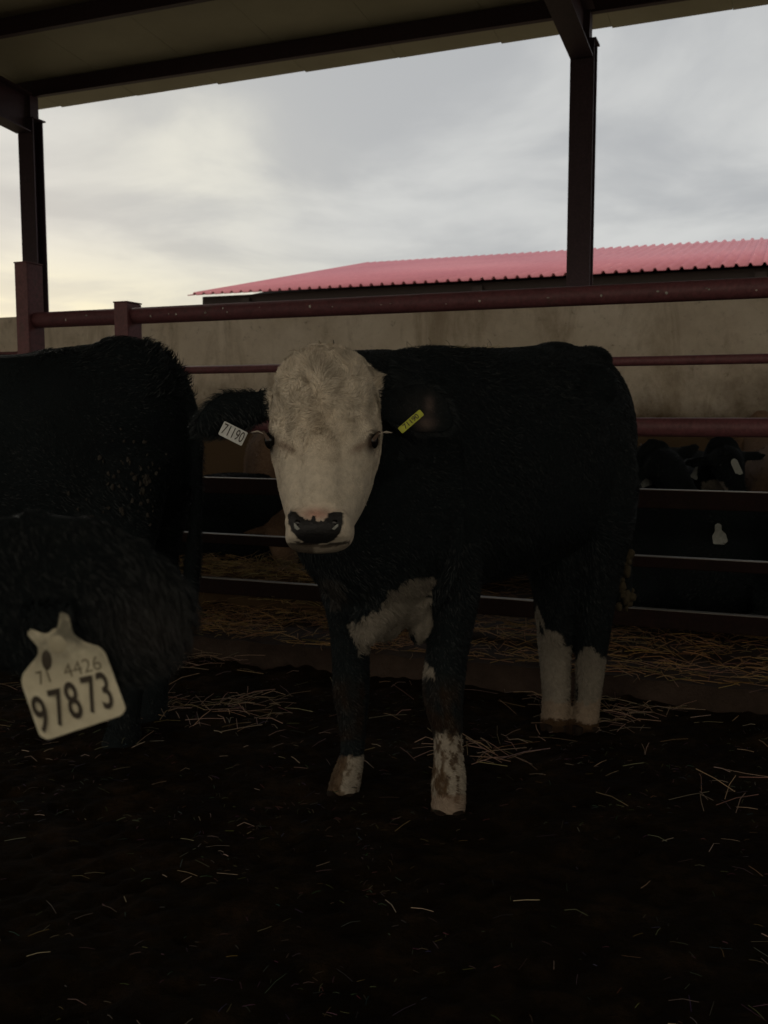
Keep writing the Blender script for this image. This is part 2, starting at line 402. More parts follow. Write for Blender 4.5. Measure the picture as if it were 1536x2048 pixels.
heap = lambda w, D, Q: .115+.25*np.exp(-((D-4.47)/.17)**2)*smooth01(-w, 1.75, 2.3)*smooth01(-w, 4.2, 3.6)*(.8+.3*noise(Q, 3))
# matted straw heap behind the rails (left part), as a surface with straws on it
nu, nv = 160, 50
W_, D_ = np.meshgrid(np.linspace(-4.6, -1.6, nu), np.linspace(4.22, 4.85, nv))
P = np.stack([NY*W_+NX*D_, -NX*W_+NY*D_, 0*W_], -1); P[..., 2] = heap(W_, D_, P)-.02+.012*noise(P, 14)
i = np.arange(nu*nv).reshape(nv, nu); Fq = np.stack([i[:-1, :-1], i[:-1, 1:], i[1:, 1:], i[1:, :-1]], -1).reshape(-1, 4)
hm = np_mesh('straw_heap', P.reshape(-1, 3), Fq, np.array([[.07,.042,.018]])*np.ones((nu*nv, 1)))
ho = link('straw_heap', hm, M['straw']); tag(ho, kind='stuff')
Q = band(3800, -4.4, -1.7, 4.26, 4.75, heap)
o = straws('loose_straw_on_heap', Q, .17, .0016, STR, .3); tag(o, kind='stuff')
# loose straw along the strip in front of the rails
f1 = lambda w, D, Q: .116+.004*rng.random(len(w))
Q = band(17000, -7, 2.5, 3.64, 4.8, f1); Q = Q[rng.random(len(Q)) < .35+.65*smooth01(noise(Q, 2.2), -.1, .6)]
Q = np.vstack([Q, band(5000, -6, 3.5, 4.8, 7.7, f1)])
o = straws('straw_litter_on_strip', Q, .15, .0014, (.27,.16,.07), .2); tag(o, kind='stuff')
# straw pushed against the kerb, on the pen floor
f2 = lambda w, D, Q: floor_h(Q)+.006+.02*rng.random(len(w))
Q = band(4600, -4.2, 2.4, 2.6, 3.62, f2, .45); Q = Q[rng.random(len(Q)) < .04+.96*smooth01(noise(Q, 2.4, 1), .0, .7)]
o = straws('straw_litter_by_kerb', Q, .14, .0012, (.27,.185,.13), .22); tag(o, kind='stuff')
# sparse bits over the open floor
Q = band(2400, -3.2, 2.2, .6, 3.0, f2); Q = Q[rng.random(len(Q)) < .2+.88*smooth01(noise(Q, 3.1, 2), .1, .9)]
o = straws('scattered_straw', Q, .05, .0009, np.array([(.27,.21,.155)])*rng.uniform(.08,1.2,(len(Q),1))**1.6, .25); tag(o, kind='stuff')
# chaff
Q = band(9000, -3.2, 2.4, .6, 3.5, f2); Q = Q[rng.random(len(Q)) < .15+.85*smooth01(noise(Q, 4.1), -.2, .7)]
o = straws('chaff', Q, .02, .0010, (.04,.028,.018), .35); tag(o, kind='stuff')

# ------------------------------------------------------------------ the shed
SL = .09; RG = 3.0; BE = 2*RG-8.2     # slope, ridge line, back eave line
shed = empty('cattle_shed', WD(0, 8.2, 0), 'steel-framed open shed roof over the pens, dark I-beam columns and pale lined roof', 'shed')
def ibeam(A, B, wdir, ddir, wid, dep, tf=.014, tw=.010):
    """I section between A and B; flanges are wide along wdir, web runs along ddir"""
    A = np.array(A, float); B = np.array(B, float); mb = MB()
    def bar(c0, hw, hd):
        P = []
        for E in (A, B):
            for sx_, sy_ in ((-1,-1),(1,-1),(1,1),(-1,1)): P.append(E+ddir*c0+wdir*hw*sx_+ddir*hd*sy_)
        mb.box8(P)
    bar(-dep/2+tf/2, wid/2, tf/2); bar(dep/2-tf/2, wid/2, tf/2); bar(0, tw/2, dep/2-tf)
    return mb
wv = np.array([NY, -NX, 0]); nv_ = np.array([NX, NY, 0])
wR = w_at(1152, 8.17); wL = w_at(84, 8.17); bay = wR-wL
for k in range(-4, 5):
    w = wR+bay*k
    ibeam(WD(w, 8.17, -.05), WD(w, 8.17, 4.04), wv, nv_, .19, .15).build('column', M['dark_steel'], shed)
    # rafter rising towards the middle of the shed, haunch at the column
    rdir = np.array([-NX, -NY, SL]); rdir /= np.linalg.norm(rdir); up = np.cross(rdir, wv); up *= np.sign(up[2])
    z0 = 4.28-.195
    A = WD(w, 8.088, z0+SL*.112); B = WD(w, RG, z0+SL*(8.2-RG))
    mb = ibeam(A, B, wv, up, .18, .385)
    mb.build('rafter', M['dark_steel'], shed)
    cb = MB(); cb.wd(w-.10, w+.108, 8.092, 8.275, 4.042, 4.056); cb.wd(w-.06, w+.05, 8.12, 8.24, 4.057, 4.279); cb.build('cap_plate', M['dark_steel'], shed)
    # far side of the gable roof behind the camera, shortened to let in light
    A = WD(w, RG, z0+SL*(8.2-RG)); B = WD(w, BE-.2, z0-SL*.2)
    rd2 = np.array([-NX, -NY, -SL]); up2 = np.cross(rd2, wv); up2 *= np.sign(up2[2]); up2 /= np.linalg.norm(up2)
    ibeam(A, B, wv, up2, .18, .335).build('rafter', M['dark_steel'], shed)
    ibeam(WD(w, BE, -.05), WD(w, BE, 3.86), wv, nv_, .20, .22).build('column', M['dark_steel'], shed)
for k in range(5):
    D = 8.2-1.14*k; zb = 4.28+SL*(8.2-D)
    mb = MB(); mb.wd(-32, 30, D-.03, D+.03, zb, zb+.144); mb.build('purlin', M['dark_steel'], shed)
    D2 = BE+1.14*k
    mb = MB(); mb.wd(-32, 30, D2-.03, D2+.03, zb, zb+.144); mb.build('purlin', M['dark_steel'], shed)
rb = MB(); zr = lambda D: 4.43+SL*(8.2-D)
for k in range(-32, 32):     # lapped panels, their lower edges a little out of line
    w0 = -.436+.972*k; j = .02*((k*7) % 3-1)
    De = 8.80+j*.3; w1 = w0+.972-.002
    P = [WD(w0, RG, zr(RG)), WD(w1, RG, zr(RG)), WD(w1, De-.012, zr(De)), WD(w0, De+.014, zr(De))]
    rb.box8(P+[p+np.array([0, 0, .05]) for p in P])
rb.build('roof_panels', M['lining'], shed)
rb = MB(); rb.wd(-32, 30, BE-.5, RG, zr(8.7), zr(8.7)+.05, zr(RG), zr(RG)+.05); rb.build('roof_panels', M['lining'], shed)
rb = MB(); rb.wd(-32, 30, RG-.07, RG+.07, zr(RG)-.1, zr(RG)-.01); rb.build('ridge_beam', M['dark_steel'], shed)

# back wall
wb = MB(); wb.wd(-34, 32, 7.86, 8.05, -.05, 2.062)
wo = wb.build('concrete_wall', M['concrete'], bevel=.012); tag(wo, 'long stained concrete wall running behind the fence rails', 'wall')
# ------------------------------------------------------------------ pen fence
FD = 4.18
fence = empty('pen_fence', WD(0, FD, .11), 'dark red steel pipe fence with stacked rails behind the white-faced calf', 'fence')
wa = w_at(58, FD)
mb = MB(); mb.tube(WD(wa+.03, FD, 1.578), WD(4.5, FD, 1.578), .041, 28); mb.build('top_pipe', M['red_steel'], fence, smooth=True)
mb = MB(); mb.tube(WD(wa-.05, FD+.02, 1.303), WD(4.5, FD+.02, 1.303), .020, 20); mb.build('rail', M['red_steel'], fence, smooth=True)
mb = MB(); mb.tube(WD(-9, FD+.05, 1.405), WD(wa-.08, FD+.05, 1.405), .018, 20); mb.build('rail', M['red_steel'], fence, smooth=True)
mb = MB(); mb.tube(WD(-9, FD, 1.03), WD(4.5, FD, 1.03), .039, 24); mb.build('rail', M['red_steel'], fence, smooth=True)
for (zt, h) in ((.772, .078), (.492, .048), (.268, .078)):
    mb = MB(); mb.wd(-9, 4.5, FD-.02, FD+.02, zt-h, zt); r = mb.build('flat_rail', M['base_steel'], fence, bevel=.004)
    mb = MB(); mb.wd(-9, 4.5, FD-.0225, FD+.012, zt-.0014, zt+.0014); mb.build('lit_top_edge', M['edge'], r)  # thin pale strip drawn as the highlight along each rail top
def channel(w, top, name='fence_post', bot=.1):
    mb = MB(); a, d = .080, .12; D0 = FD-.06
    mb.wd(w-a/2, w+a/2, D0, D0+.008, bot, top); mb.wd(w+a/2-.008, w+a/2, D0+.0085, D0+d, bot, top-.002); mb.wd(w-a/2, w-a/2+.008, D0+.0085, D0+d, bot, top-.002)
    mb.wd(w-a/2-.003, w+a/2+.003, D0-.003, D0+d+.003, top+.0, top+.007)
    mb.build(name, M['red_steel'], fence, bevel=.002)
channel(w_at(55, FD-.06), 1.87); channel(w_at(249, FD-.06), 1.64); channel(2.3, 1.66); channel(-6.2, 1.64)
mb = MB(); wx = w_at(905, FD+.1); mb.wd(wx-.04, wx+.04, FD+.05, FD+.13, .1, 1.335); mb.build('fence_post', M['red_steel'], fence, bevel=.003)
for px_, hh in ((152,.03),(192,.018),(320,.028),(352,.012),(366,.022),(422,.02),(458,.025),(470,.018),(532,.008),(631,.032),(675,.012),(772,.008),(788,.008),(895,.009),(962,.022),(1099,.012),(1201,.024),(1306,.018),(1329,.028),(1399,.009),(1410,.016),(1500,.014)):
    w = w_at(px_, FD)+random.uniform(-.01,.01); a0 = random.uniform(.1, .75); mb = MB()
    for q in range(5):
        a = a0+q*hh*4.2/5*.9-.45; ww = .0052*(1-.5*abs(q-2)/2)*random.uniform(.6,1.3)
        c0 = WD(w+random.uniform(-.002,.002), FD-.0408*math.cos(a), 1.578+.0408*math.sin(a))
        V, Fs = blob(c0, ww, ww, hh*.2, n=4); mb.add(V, Fs)
    mb.build('bird_dropping', M['dropping'], fence)

# ------------------------------------------------------------------ far red-roofed shed
far = empty('red_roofed_barn', WD(0, 20, 0), 'distant open barn with long pinkish red corrugated roof beyond the wall', 'barn')
ec = at(375, 590, 23.4); wE = float(ec @ wv); DE = float(ec @ nv_); zE = ec[2]
rc = at(725, 528, 33.3); DR = float(rc @ nv_); zR = rc[2]
dw = .0625; nu = int(56/dw); prof = [0, .0, .0, .055, .055, .0]  # trapezoid ribs every .25 m
ws = []; zs = []
for k in range(int(60/.25)):
    for a, h in ((0, 0), (.14, 0), (.165, .055), (.215, .055)): ws.append(wE+.25*k+a); zs.append(h)
ws = np.array(ws); zs = np.array(zs); V = []
for (D, z) in ((DE, zE), ((DE+DR)/2, (zE+zR)/2), (DR, zR), (2*DR-DE, zE)):
    V.append(np.stack([NY*ws+NX*D, -NX*ws+NY*D, z+zs], -1))
V = np.array(V); n = len(ws); i = np.arange(4*n).reshape(4, n); Fq = np.stack([i[:-1, :-1], i[:-1, 1:], i[1:, 1:], i[1:, :-1]], -1).reshape(-1, 4)
ro = link('corrugated_roof', np_mesh('corrugated_roof', V.reshape(-1, 3), Fq, smooth=False), M['red_roof'], far)
s = ro.modifiers.new('s', 'SOLIDIFY'); s.thickness = .02; s.offset = -1
mb = MB(); mb.wd(wE+.22, wE+60, DE+.3, DE+.42, zE-.22, zE-.02); mb.wd(wE+1.4, wE+60, DE+.43, DE+.55, zE-.5, zE-.1); mb.wd(wE+.5, wE+60, DE+.62, DR, zE-.16, zE-.10, zR-.2, zR-.14); mb.build('eave_beam', M['shed_dark'], far)
mb = MB(); mb.wd(wE+1.5, wE+60, DE+.9, DE+1.0, 0, zE-.25); mb.wd(wE+1.9, wE+60, 2*DR-DE-1, 2*DR-DE-.9, 0, zE-.3); mb.build('side_wall', M['shed_dark'], far)
for k in range(10):
    w = wE+1.32+5.6*k; mb = MB(); mb.wd(w, w+.22, DE+.2, DE+.29, 0, zE-.1); mb.build('column', M['shed_dark'], far)
# ------------------------------------------------------------------ MAIN CALF
O = np.array([.03, 2.66, 0]); rd = np.array([.664, .748, 0]); sd = np.array([.748, -.664, 0])
calf = empty('calf', (0.33, 3.0, 0), 'black calf with a broad white face looking at the camera, standing in the middle', 'calf', None)
parts = []
def B(t, z, a, b, off=0, lat=0): return st(O+rd*t+Z1*z+sd*lat, sd, a, Z1, b)
parts.append(loft([B(-.31,.88,.10,.15), B(-.24,.87,.16,.24), B(-.10,.88,.215,.335), B(.08,.91,.235,.355), B(.3,.925,.262,.352), B(.55,.938,.285,.350),
                   B(.78,.965,.265,.345), B(.95,.985,.22,.318), B(1.06,.985,.17,.27), B(1.13,.96,.10,.19)], n=40, p=2.1))
# shoulders and haunches
for lat in (-1, 1):
    parts.append(loft([B(-.02,1.12,.09,.10,lat=.10*lat), B(0,.95,.10,.16,lat=.145*lat), B(.0,.78,.095,.14,lat=.15*lat), B(-.02,.66,.075,.10,lat=.14*lat)], n=24))
parts.append(blob(at(1176, 722, 3.35), .08, .10, .05)); parts.append(blob(O+rd*.80+Z1*1.235, .12, .15, .085)); parts.append(blob(O+rd*.74+sd*.19+Z1*1.17, .07, .09, .07)); parts.append(blob(O+rd*.06+Z1*1.175, .12, .14, .07)); parts.append(blob(O+rd*.80+sd*.17+Z1*.86, .13, .12, .22))
def leg(rows, asp=1.15):
    return loft([st(at(px, py, Y), X1, hw*Y/F, Y1, hw*Y/F*asp) for px, py, Y, hw in rows], n=24, sub=5)
parts.append(leg([(905,1040,2.66,72),(905,1110,2.64,60),(908,1170,2.62,52),(902,1250,2.62,46),(892,1320,2.62,42),(886,1375,2.61,42),(888,1420,2.61,37),(895,1470,2.61,30),(897,1515,2.61,30),(897,1560,2.60,35),(897,1600,2.60,35),(896,1650,2.58,41)]))
parts.append(leg([(700,1060,2.72,66),(694,1120,2.74,58),(692,1190,2.74,48),(700,1260,2.74,42),(702,1330,2.74,38),(702,1390,2.73,37),(705,1440,2.73,29),(705,1500,2.73,24),(696,1540,2.73,30),(688,1575,2.72,33),(680,1615,2.71,38)]))
parts.append(leg([(1135,960,3.3,95),(1128,1040,3.28,84),(1120,1120,3.26,68),(1117,1190,3.28,50),(1112,1260,3.32,38),(1110,1310,3.36,32),(1112,1370,3.36,28),(1112,1415,3.36,28),(1110,1440,3.35,30),(1108,1475,3.33,34)], 1.3))
parts.append(leg([(1190,960,3.25,86),(1190,1040,3.22,74),(1188,1120,3.22,58),(1186,1190,3.24,46),(1184,1260,3.28,37),(1182,1310,3.32,31),(1178,1370,3.34,27),(1173,1415,3.34,26),(1170,1440,3.33,28),(1168,1475,3.31,31)], 1.3))
# brisket hanging between the fore legs
parts.append(loft([st(at(850,1120,2.72), sd, .09, Z1, .07), st(at(800,1180,2.62), sd, .08, Z1, .07), st(at(752,1225,2.52), sd, .062, Z1, .065), st(at(724,1262,2.47), sd, .045, Z1, .045)], n=20))
parts.append(loft([st(at(690,1080,2.5), sd, .13, Z1, .13), st(at(715,1150,2.52), sd, .11, Z1, .12), st(at(745,1200,2.56), sd, .08, Z1, .08)], n=20))
# neck
parts.append(loft([st((.13,2.80,1.02), sd, .19, Z1, .22), st((.02,2.60,1.03), sd, .165, Z1, .22), st((-.06,2.44,1.06), sd, .14, Z1, .18), st((-.11,2.33,1.10), X1, .115, Z1, .13)], n=24))
parts.append(blob(at(806,1208,2.62), .075,.08,.065)); parts.append(blob(at(768,1240,2.60), .055,.065,.058)); parts.append(blob(at(836,1240,2.63), .03,.05,.07))
# tail
tail = [(1236,800,3.50,.03),(1256,900,3.50,.02),(1262,1000,3.50,.015),(1256,1080,3.49,.015),(1252,1130,3.48,.022),(1252,1175,3.48,.022),(1248,1215,3.47,.012)]
parts.append(loft([st(at(a,b_,y), X1, r, Y1, r) for a,b_,y,r in tail], n=12))
# head: stations follow the face
hax = at(637,1060,2.0)-at(646,720,2.22); hax /= np.linalg.norm(hax)
hs = np.array([1., .03, .03]); hs /= np.linalg.norm(hs); hu = np.cross(hs, hax); hu /= np.linalg.norm(hu)
if hu[1] > 0: hu = -hu        # outward from the face
def H(px, py, Y, hw, dep):
    f = at(px, py, Y); b = dep/2; return st(f-hu*b, hs, hw, hu, b)
parts.append(loft([H(645,692,2.28,.056,.10), H(645,708,2.24,.092,.15), H(647,744,2.19,.117,.21), H(647,798,2.145,.126,.25), H(647,848,2.12,.1245,.26), H(646,890,2.105,.114,.25),
                   H(645,930,2.09,.103,.235), H(642,972,2.07,.089,.205), H(640,1000,2.055,.079,.17), H(638,1022,2.04,.0735,.13)], n=40, p=2.35))
# muzzle and chin
parts.append(loft([H(639,1000,2.06,.066,.15), H(638,1030,2.02,.073,.14), H(636,1052,2.005,.0725,.12), H(636,1068,2.01,.066,.10), H(637,1078,2.022,.054,.08)], n=32, p=2.5))
parts.append(loft([st(at(640,1010,2.16), hs, .055, hu, .05), st(at(648,1060,2.12), hs, .05, hu, .04), st(at(654,1082,2.085), hs, .040, hu, .03), st(at(657,1092,2.07), hs, .030, hu, .02)], n=24))
# nasal bone, brows, cheeks, forehead whorl bump
parts.append(loft([st(at(644,860,2.115)-hu*.02, hs, .045, hu, .026), st(at(642,930,2.08)-hu*.02, hs, .042, hu, .028), st(at(640,1000,2.045)-hu*.02, hs, .04, hu, .024)], n=20))
parts.append(blob(at(560,856,2.18), .020,.04,.020)); parts.append(blob(at(732,856,2.18), .020,.04,.020))
parts.append(blob(at(646,785,2.19), .108,.065,.10))
parts.append(blob(at(585,935,2.15), .025,.045,.07)); parts.append(blob(at(700,935,2.15), .025,.045,.07))
# nostril flanks
parts.append(blob(at(588,1044,2.045), .020,.03,.026)); parts.append(blob(at(683,1044,2.045), .020,.03,.026))
def ear(rows, th=.011, scoop=.5):
    """rows: px,py,Y, half height, and slope of the width axis; scooped towards the camera"""
    V = []; n = 20; rings = []
    S = catmull([list(at(a,b_,y))+[h, tl] for a,b_,y,h,tl in rows], 5)
    for r in S:
        c = r[:3]; h = r[3]; up = np.array([r[4], 0, 1.]); up /= np.linalg.norm(up)
        for j in range(n):
            t = 2*math.pi*j/n; x, y = math.cos(t), math.sin(t)
            V.append(c+up*h*x+Y1*(th*y+scoop*h*(.5-(1-x*x)**1.0)*-1*.7))
    m = len(S); Fs = [(i*n+j, i*n+(j+1) % n, (i+1)*n+(j+1) % n, (i+1)*n+j) for i in range(m-1) for j in range(n)]
    Fs += [tuple(range(n))[::-1], tuple(range((m-1)*n, m*n))]
    return np.array(V), Fs
parts.append(ear([(745,806,2.29,.034,.1),(790,812,2.29,.044,.05),(830,816,2.285,.058,0),(865,820,2.28,.060,-.1),(890,823,2.28,.047,-.2),(904,826,2.28,.022,-.3)], .013, .45))
parts.append(ear([(548,806,2.29,.034,-.1),(500,818,2.29,.042,-.15),(465,824,2.285,.050,-.1),(430,834,2.28,.050,.1),(405,842,2.28,.038,.2),(392,846,2.28,.018,.3)], .013, -.2))
body = bake(parts, .0065, 5, .5)
V, N = vdata(body); px, py = proj(V)
nz = noise(V, 28)*.5+noise(V, 70, 1)*.35
jx = px+9*noise(V, 24)+5*noise(V, 60, 1); jy = py+9*noise(V, 24, 2)+5*noise(V, 60)
col = np.tile(BLACK, (len(V), 1))
def paint(mask, c, k=1.0):
    k = k*np.ones(len(V))*mask; col[:] = col*(1-k[:, None])+np.asarray(c)*k[:, None]
# white face
hd = (V-at(645,760,2.14)) @ (-hu)     # depth behind the face
face = (V[:, 1] < 2.335) & (hd < .215+.012*nz) & (py > 660) & (py < 1120) & (px > 522) & (px < 770)
isear = ((px < 538) | (px > 758)) & (py > 755) & (py < 870) & (V[:, 1] > 2.262)
paint(face & ~isear, WHITE)
dirty = np.exp(-((px-650)/60)**2-((py-712)/34)**2); paint(face, (.42,.32,.23), dirty*.22)
dirty = np.exp(-((px-640)/50)**2-((py-850)/70)**2); paint(face, (.48,.38,.27), dirty*.35)
dirty = np.exp(-((px-632)/32)**2-((py-1028)/12)**2); paint(face, (.45,.20,.15), dirty*.7)
for ex, ey in ((541,882), (744,883)): paint(face, (.02,.014,.012), np.clip(1.4*np.exp(-((px-ex-(py-ey)*(.12 if ex < 600 else -.12))/10)**2-((py-ey)/22)**2), 0, 1))
for ex, ey, sg in ((552,884,1), (737,886,-1)):      # crease shade painted at the inner eye corners
    lx = (px-ex)*sg; ly = py-ey-lx*.45; dd = np.exp(-((lx-16)/22)**2-(ly/9)**2); paint(face, (.16,.10,.07), dd*.75)
# nose leather painted on the surface too
nosep = [(575,1030),(581,1022),(592,1024),(599,1032),(606,1034),(609,1040),(615,1037),(618,1043),(622,1039),(625,1030),(630,1032),(632,1041),(638,1045),(641,1039),(647,1043),(652,1036),(656,1037),(657,1027),(668,1023),(684,1024),(684,1040),(683,1056),(678,1068),(668,1080),(655,1087),(612,1087),(596,1077),(584,1062),(577,1046)]
paint(in_poly(px+1.5*nz, py+1.5*nz, nosep) & (V[:, 1] < 2.12), (.016,.015,.017))
paint(in_poly(px, py, [(588,1082),(640,1089),(700,1082),(702,1087),(650,1096),(600,1092)]) & (V[:, 1] < 2.2), (.02,.015,.013), .9)
paint((py > 1086) & (px < 628) & face, (.03,.022,.018), .8); paint((py > 1090) & face, (.2,.16,.12), .5)
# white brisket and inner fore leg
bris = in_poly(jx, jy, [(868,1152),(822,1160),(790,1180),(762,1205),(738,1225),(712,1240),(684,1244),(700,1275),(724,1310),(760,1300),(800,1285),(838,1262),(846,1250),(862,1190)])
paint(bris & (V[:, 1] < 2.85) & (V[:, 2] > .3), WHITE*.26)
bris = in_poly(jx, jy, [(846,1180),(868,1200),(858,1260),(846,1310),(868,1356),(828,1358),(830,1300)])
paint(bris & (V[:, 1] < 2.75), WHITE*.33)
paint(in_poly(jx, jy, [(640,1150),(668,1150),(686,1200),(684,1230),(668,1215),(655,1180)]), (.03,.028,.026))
# fore feet: white socks with muck
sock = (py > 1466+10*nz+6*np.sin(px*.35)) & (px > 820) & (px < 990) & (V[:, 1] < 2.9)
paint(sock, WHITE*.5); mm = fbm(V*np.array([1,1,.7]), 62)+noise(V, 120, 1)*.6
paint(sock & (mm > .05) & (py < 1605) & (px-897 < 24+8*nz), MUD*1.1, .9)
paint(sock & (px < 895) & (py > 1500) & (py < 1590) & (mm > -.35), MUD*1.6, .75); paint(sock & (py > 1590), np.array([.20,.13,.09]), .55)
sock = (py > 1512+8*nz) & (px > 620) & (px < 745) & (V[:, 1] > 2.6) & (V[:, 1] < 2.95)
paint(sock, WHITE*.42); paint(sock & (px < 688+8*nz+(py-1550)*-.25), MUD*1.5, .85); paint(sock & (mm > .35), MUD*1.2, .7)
knee = (py > 1345+10*nz) & (py < 1470+8*nz) & (px > 822) & (px < 990) & (V[:, 1] < 2.9); paint(knee, MUD*.42, smooth01(920+10*nz-px, -10, 12)*np.clip(.65+.5*noise(V, 40), 0, 1)*smooth01(py, 1338, 1385))
knee = (py > 1345+10*nz) & (py < 1480) & (px > 620) & (px < 728+6*nz) & (V[:, 1] > 2.6) & (V[:, 1] < 2.95); paint(knee, MUD*.30, np.clip(.6+.5*noise(V, 40), 0, 1)*smooth01(py, 1338, 1385))
# hind feet
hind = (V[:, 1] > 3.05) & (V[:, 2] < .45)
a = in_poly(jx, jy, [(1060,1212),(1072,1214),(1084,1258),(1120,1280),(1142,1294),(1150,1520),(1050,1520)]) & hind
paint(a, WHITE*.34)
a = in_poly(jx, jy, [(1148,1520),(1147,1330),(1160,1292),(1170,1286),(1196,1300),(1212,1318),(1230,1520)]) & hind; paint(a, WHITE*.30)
paint(hind & (V[:, 2] < .09+.02*nz), np.array([.22,.15,.10]), .5); paint(hind & (V[:, 2] < .025+.015*nz), MUD)
paint((V[:, 2] < .004+.006*nz), MUD*.6)
# inner ear skin on the tagged right-hand ear
e1 = np.exp(-((px-857)/9)**2-((py-812)/16)**2)+np.exp(-((px-850)/17)**2-((py-845)/12)**2)*.9; paint((N[:, 1] < 0) & (px > 768) & (V[:, 1] < 2.4), (.16,.115,.10), np.clip(e1, 0, .9))
e1 = np.exp(-((px-838)/42)**2-((py-818)/38)**2); paint((N[:, 1] < 0) & (px > 768) & (V[:, 1] < 2.4), (.022,.021,.021), e1*.75)
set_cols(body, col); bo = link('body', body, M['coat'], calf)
def region_face(P, N):
    hdp = (P-at(645,760,2.14)) @ (-hu); x, y = proj(P)
    er = ((x < 538) | (x > 758)) & (y > 755) & (y < 870) & (P[:, 1] > 2.262)
    return (~er & (P[:, 1] < 2.335) & (hdp < .22) & (x > 520) & (x < 772) & (y > 655) & (y < 1120))
def face_flow(P, N):
    x, y = proj(P); dx = (x-640)/100; dy = (y-815)/100
    ux = dx*1.0+.5*np.sin(y*.05)*(y < 850); uz = -dy*1.2
    uz = np.where(y > 870, -1.6, uz); ux = np.where(y > 870, dx*.5, ux)
    return np.stack([ux, -.1+0*ux, uz], -1)
def face_len(P, N):
    x, y = proj(P)
    L = .006+.014*smooth01(-y, -960, -740)*(.85+.35*noise(P, 16))
    return np.where(y > 1015, .004, L)
nose_ex = lambda P: 1-.98*in_poly(*proj(P), nosep)
eye_ex = lambda P: 1-1.0*((np.hypot(proj(P)[0]-541, proj(P)[1]-877) < 13) | (np.hypot(proj(P)[0]-744, proj(P)[1]-880) < 13))
fur('face_hair', body, 110000, face_len, face_flow, col*(1+.17*np.clip(noise(V, 34)+.6*noise(V, 70, 1), -1.6, 1))[:, None], calf, lift=.33, width=.0010, curl=1.3, cscale=27, jitter=.08,
    weight=lambda P, N: region_face(P, N)*nose_ex(P)*eye_ex(P)*(1+2.0*smooth01(-proj(P)[1], -980, -780)))
def body_flow(P, N): return np.tile(rd*.8-Z1*.7, (len(P), 1))
fur('body_hair', body, 130000, lambda P, N: .014+.006*noise(P, 5)+.008*((P[:, 2] > .55) & (P[:, 2] < .75)), body_flow, col, calf, lift=.38, width=.0011, curl=.45, cscale=8,
    weight=lambda P, N: (~region_face(P, N))*1.0*(P[:, 2] > .02))
# long fringe at ear rims
fur('ear_hair', body, 5200, lambda P, N: np.full(len(P), .028), lambda P, N: np.stack([np.sign(P[:, 0]+.145)*.6, 0*P[:, 0], -.5+0*P[:, 0]], -1), col*1.5+.004, calf, lift=.5, width=.0006, curl=.4,
    weight=lambda P, N: ((proj(P)[0] > 775) | (proj(P)[0] < 515))*(P[:, 1] < 2.42)*(P[:, 2] > .98)*(P[:, 2] < 1.22)*(np.abs(N[:, 1]) < .75)*1.0+1e-9)
# eyes, lids, lashes
for (ex, ey, sg) in ((541, 881, -1), (745, 882, 1)):
    c = at(ex, ey, 2.183); V_, F_ = blob(c, .0135, .022, .0195, n=10)
    e = MB(); e.add(V_, F_); eo = e.build('eye', M['eye'], calf, smooth=True)
    for p in eo.data.polygons: p.use_smooth = True
    # upper lid as a thick curved roll
    lid = []
    for k in range(9):
        a = math.pi*(.08+.84*k/8); lid.append(c+np.array([sg*(.0205*math.sin(a)*.7), -.021*math.cos(a)*.9-.003, .0185*math.sin(a)]))
    LV, LF = loft([st(p, X1, .0042, Z1, .0045) for p in lid], sub=2, n=8); e = MB(); e.add(LV, LF)
    lo = e.build('eyelid', M['coat'], calf, smooth=True); set_cols(lo.data, np.tile((.10,.07,.055), (len(lo.data.vertices), 1)))
    ls = MB()
    for k in range(26):
        t = k/25; r0 = c+np.array([sg*.014, -.020+.03*t, .016]); L = .030*(.7+.5*random.random())
        d = np.array([sg*1.0, -.35+.5*t, .35]); d /= np.linalg.norm(d); m1 = r0+d*L*.5; e1_ = m1+(d+np.array([0, 0, -.55]))*L*.45
        s = np.array([0, 0, .00075]); ls.add([r0-s, r0+s, m1+s, m1-s, e1_], [(0,1,2,3), (3,2,4)])
    lo = ls.build('eyelashes', M['fur'], calf); set_cols(lo.data, np.tile((.30,.26,.22), (len(lo.data.vertices), 1)))
# nose leather: nostrils and the black pad
from mathutils.bvhtree import BVHTree
bv = BVHTree.FromPolygons([tuple(v.co) for v in body.vertices], [tuple(p.vertices) for p in body.polygons])
def snap(px_, py_, lift=.001, tree=bv):
    d = Vector(at(px_, py_, 1.0)-np.array([0, 0, CZ])); d.normalize()
    h = tree.ray_cast(Vector((0, 0, CZ)), d, 12)
    if h[0] is None: return None, None
    return np.array(h[0])-np.array(d)*lift, np.array(h[1])
def drape(name, poly, material, parent, dome=.003, step=2.0, lift=.0015, tree=bv, rough=0):
    xs = [p[0] for p in poly]; ys = [p[1] for p in poly]; gx = np.arange(min(xs), max(xs)+step, step); gy = np.arange(min(ys), max(ys)+step, step)
    idx = {}; V = []; Fs = []
    A = np.array(poly, float)
    for j, y in enumerate(gy):
        for i, x in enumerate(gx):
            if in_poly(np.array([x]), np.array([y]), poly)[0]:
                ed = min(np.hypot(*(A-np.array([x, y])).T).min()/8, 1)
                p, n = snap(x, y, lift+dome*min(1, ed)+rough*random.random(), tree)
                if p is not None: idx[i, j] = len(V); V.append(p)
    for (i, j) in list(idx):
        q = [(i, j), (i+1, j), (i+1, j+1), (i, j+1)]
        if all(k in idx for k in q): Fs.append(tuple(idx[k] for k in q)[::-1])
    mb = MB(); mb.add(V, Fs); o = mb.build(name, material, parent, smooth=True)
    so = o.modifiers.new('s', 'SOLIDIFY'); so.thickness = .003; so.offset = -1
    return o
drape('nose_pad', nosep, M['nose'], calf, .002, 1.0, .0012, rough=.0006)
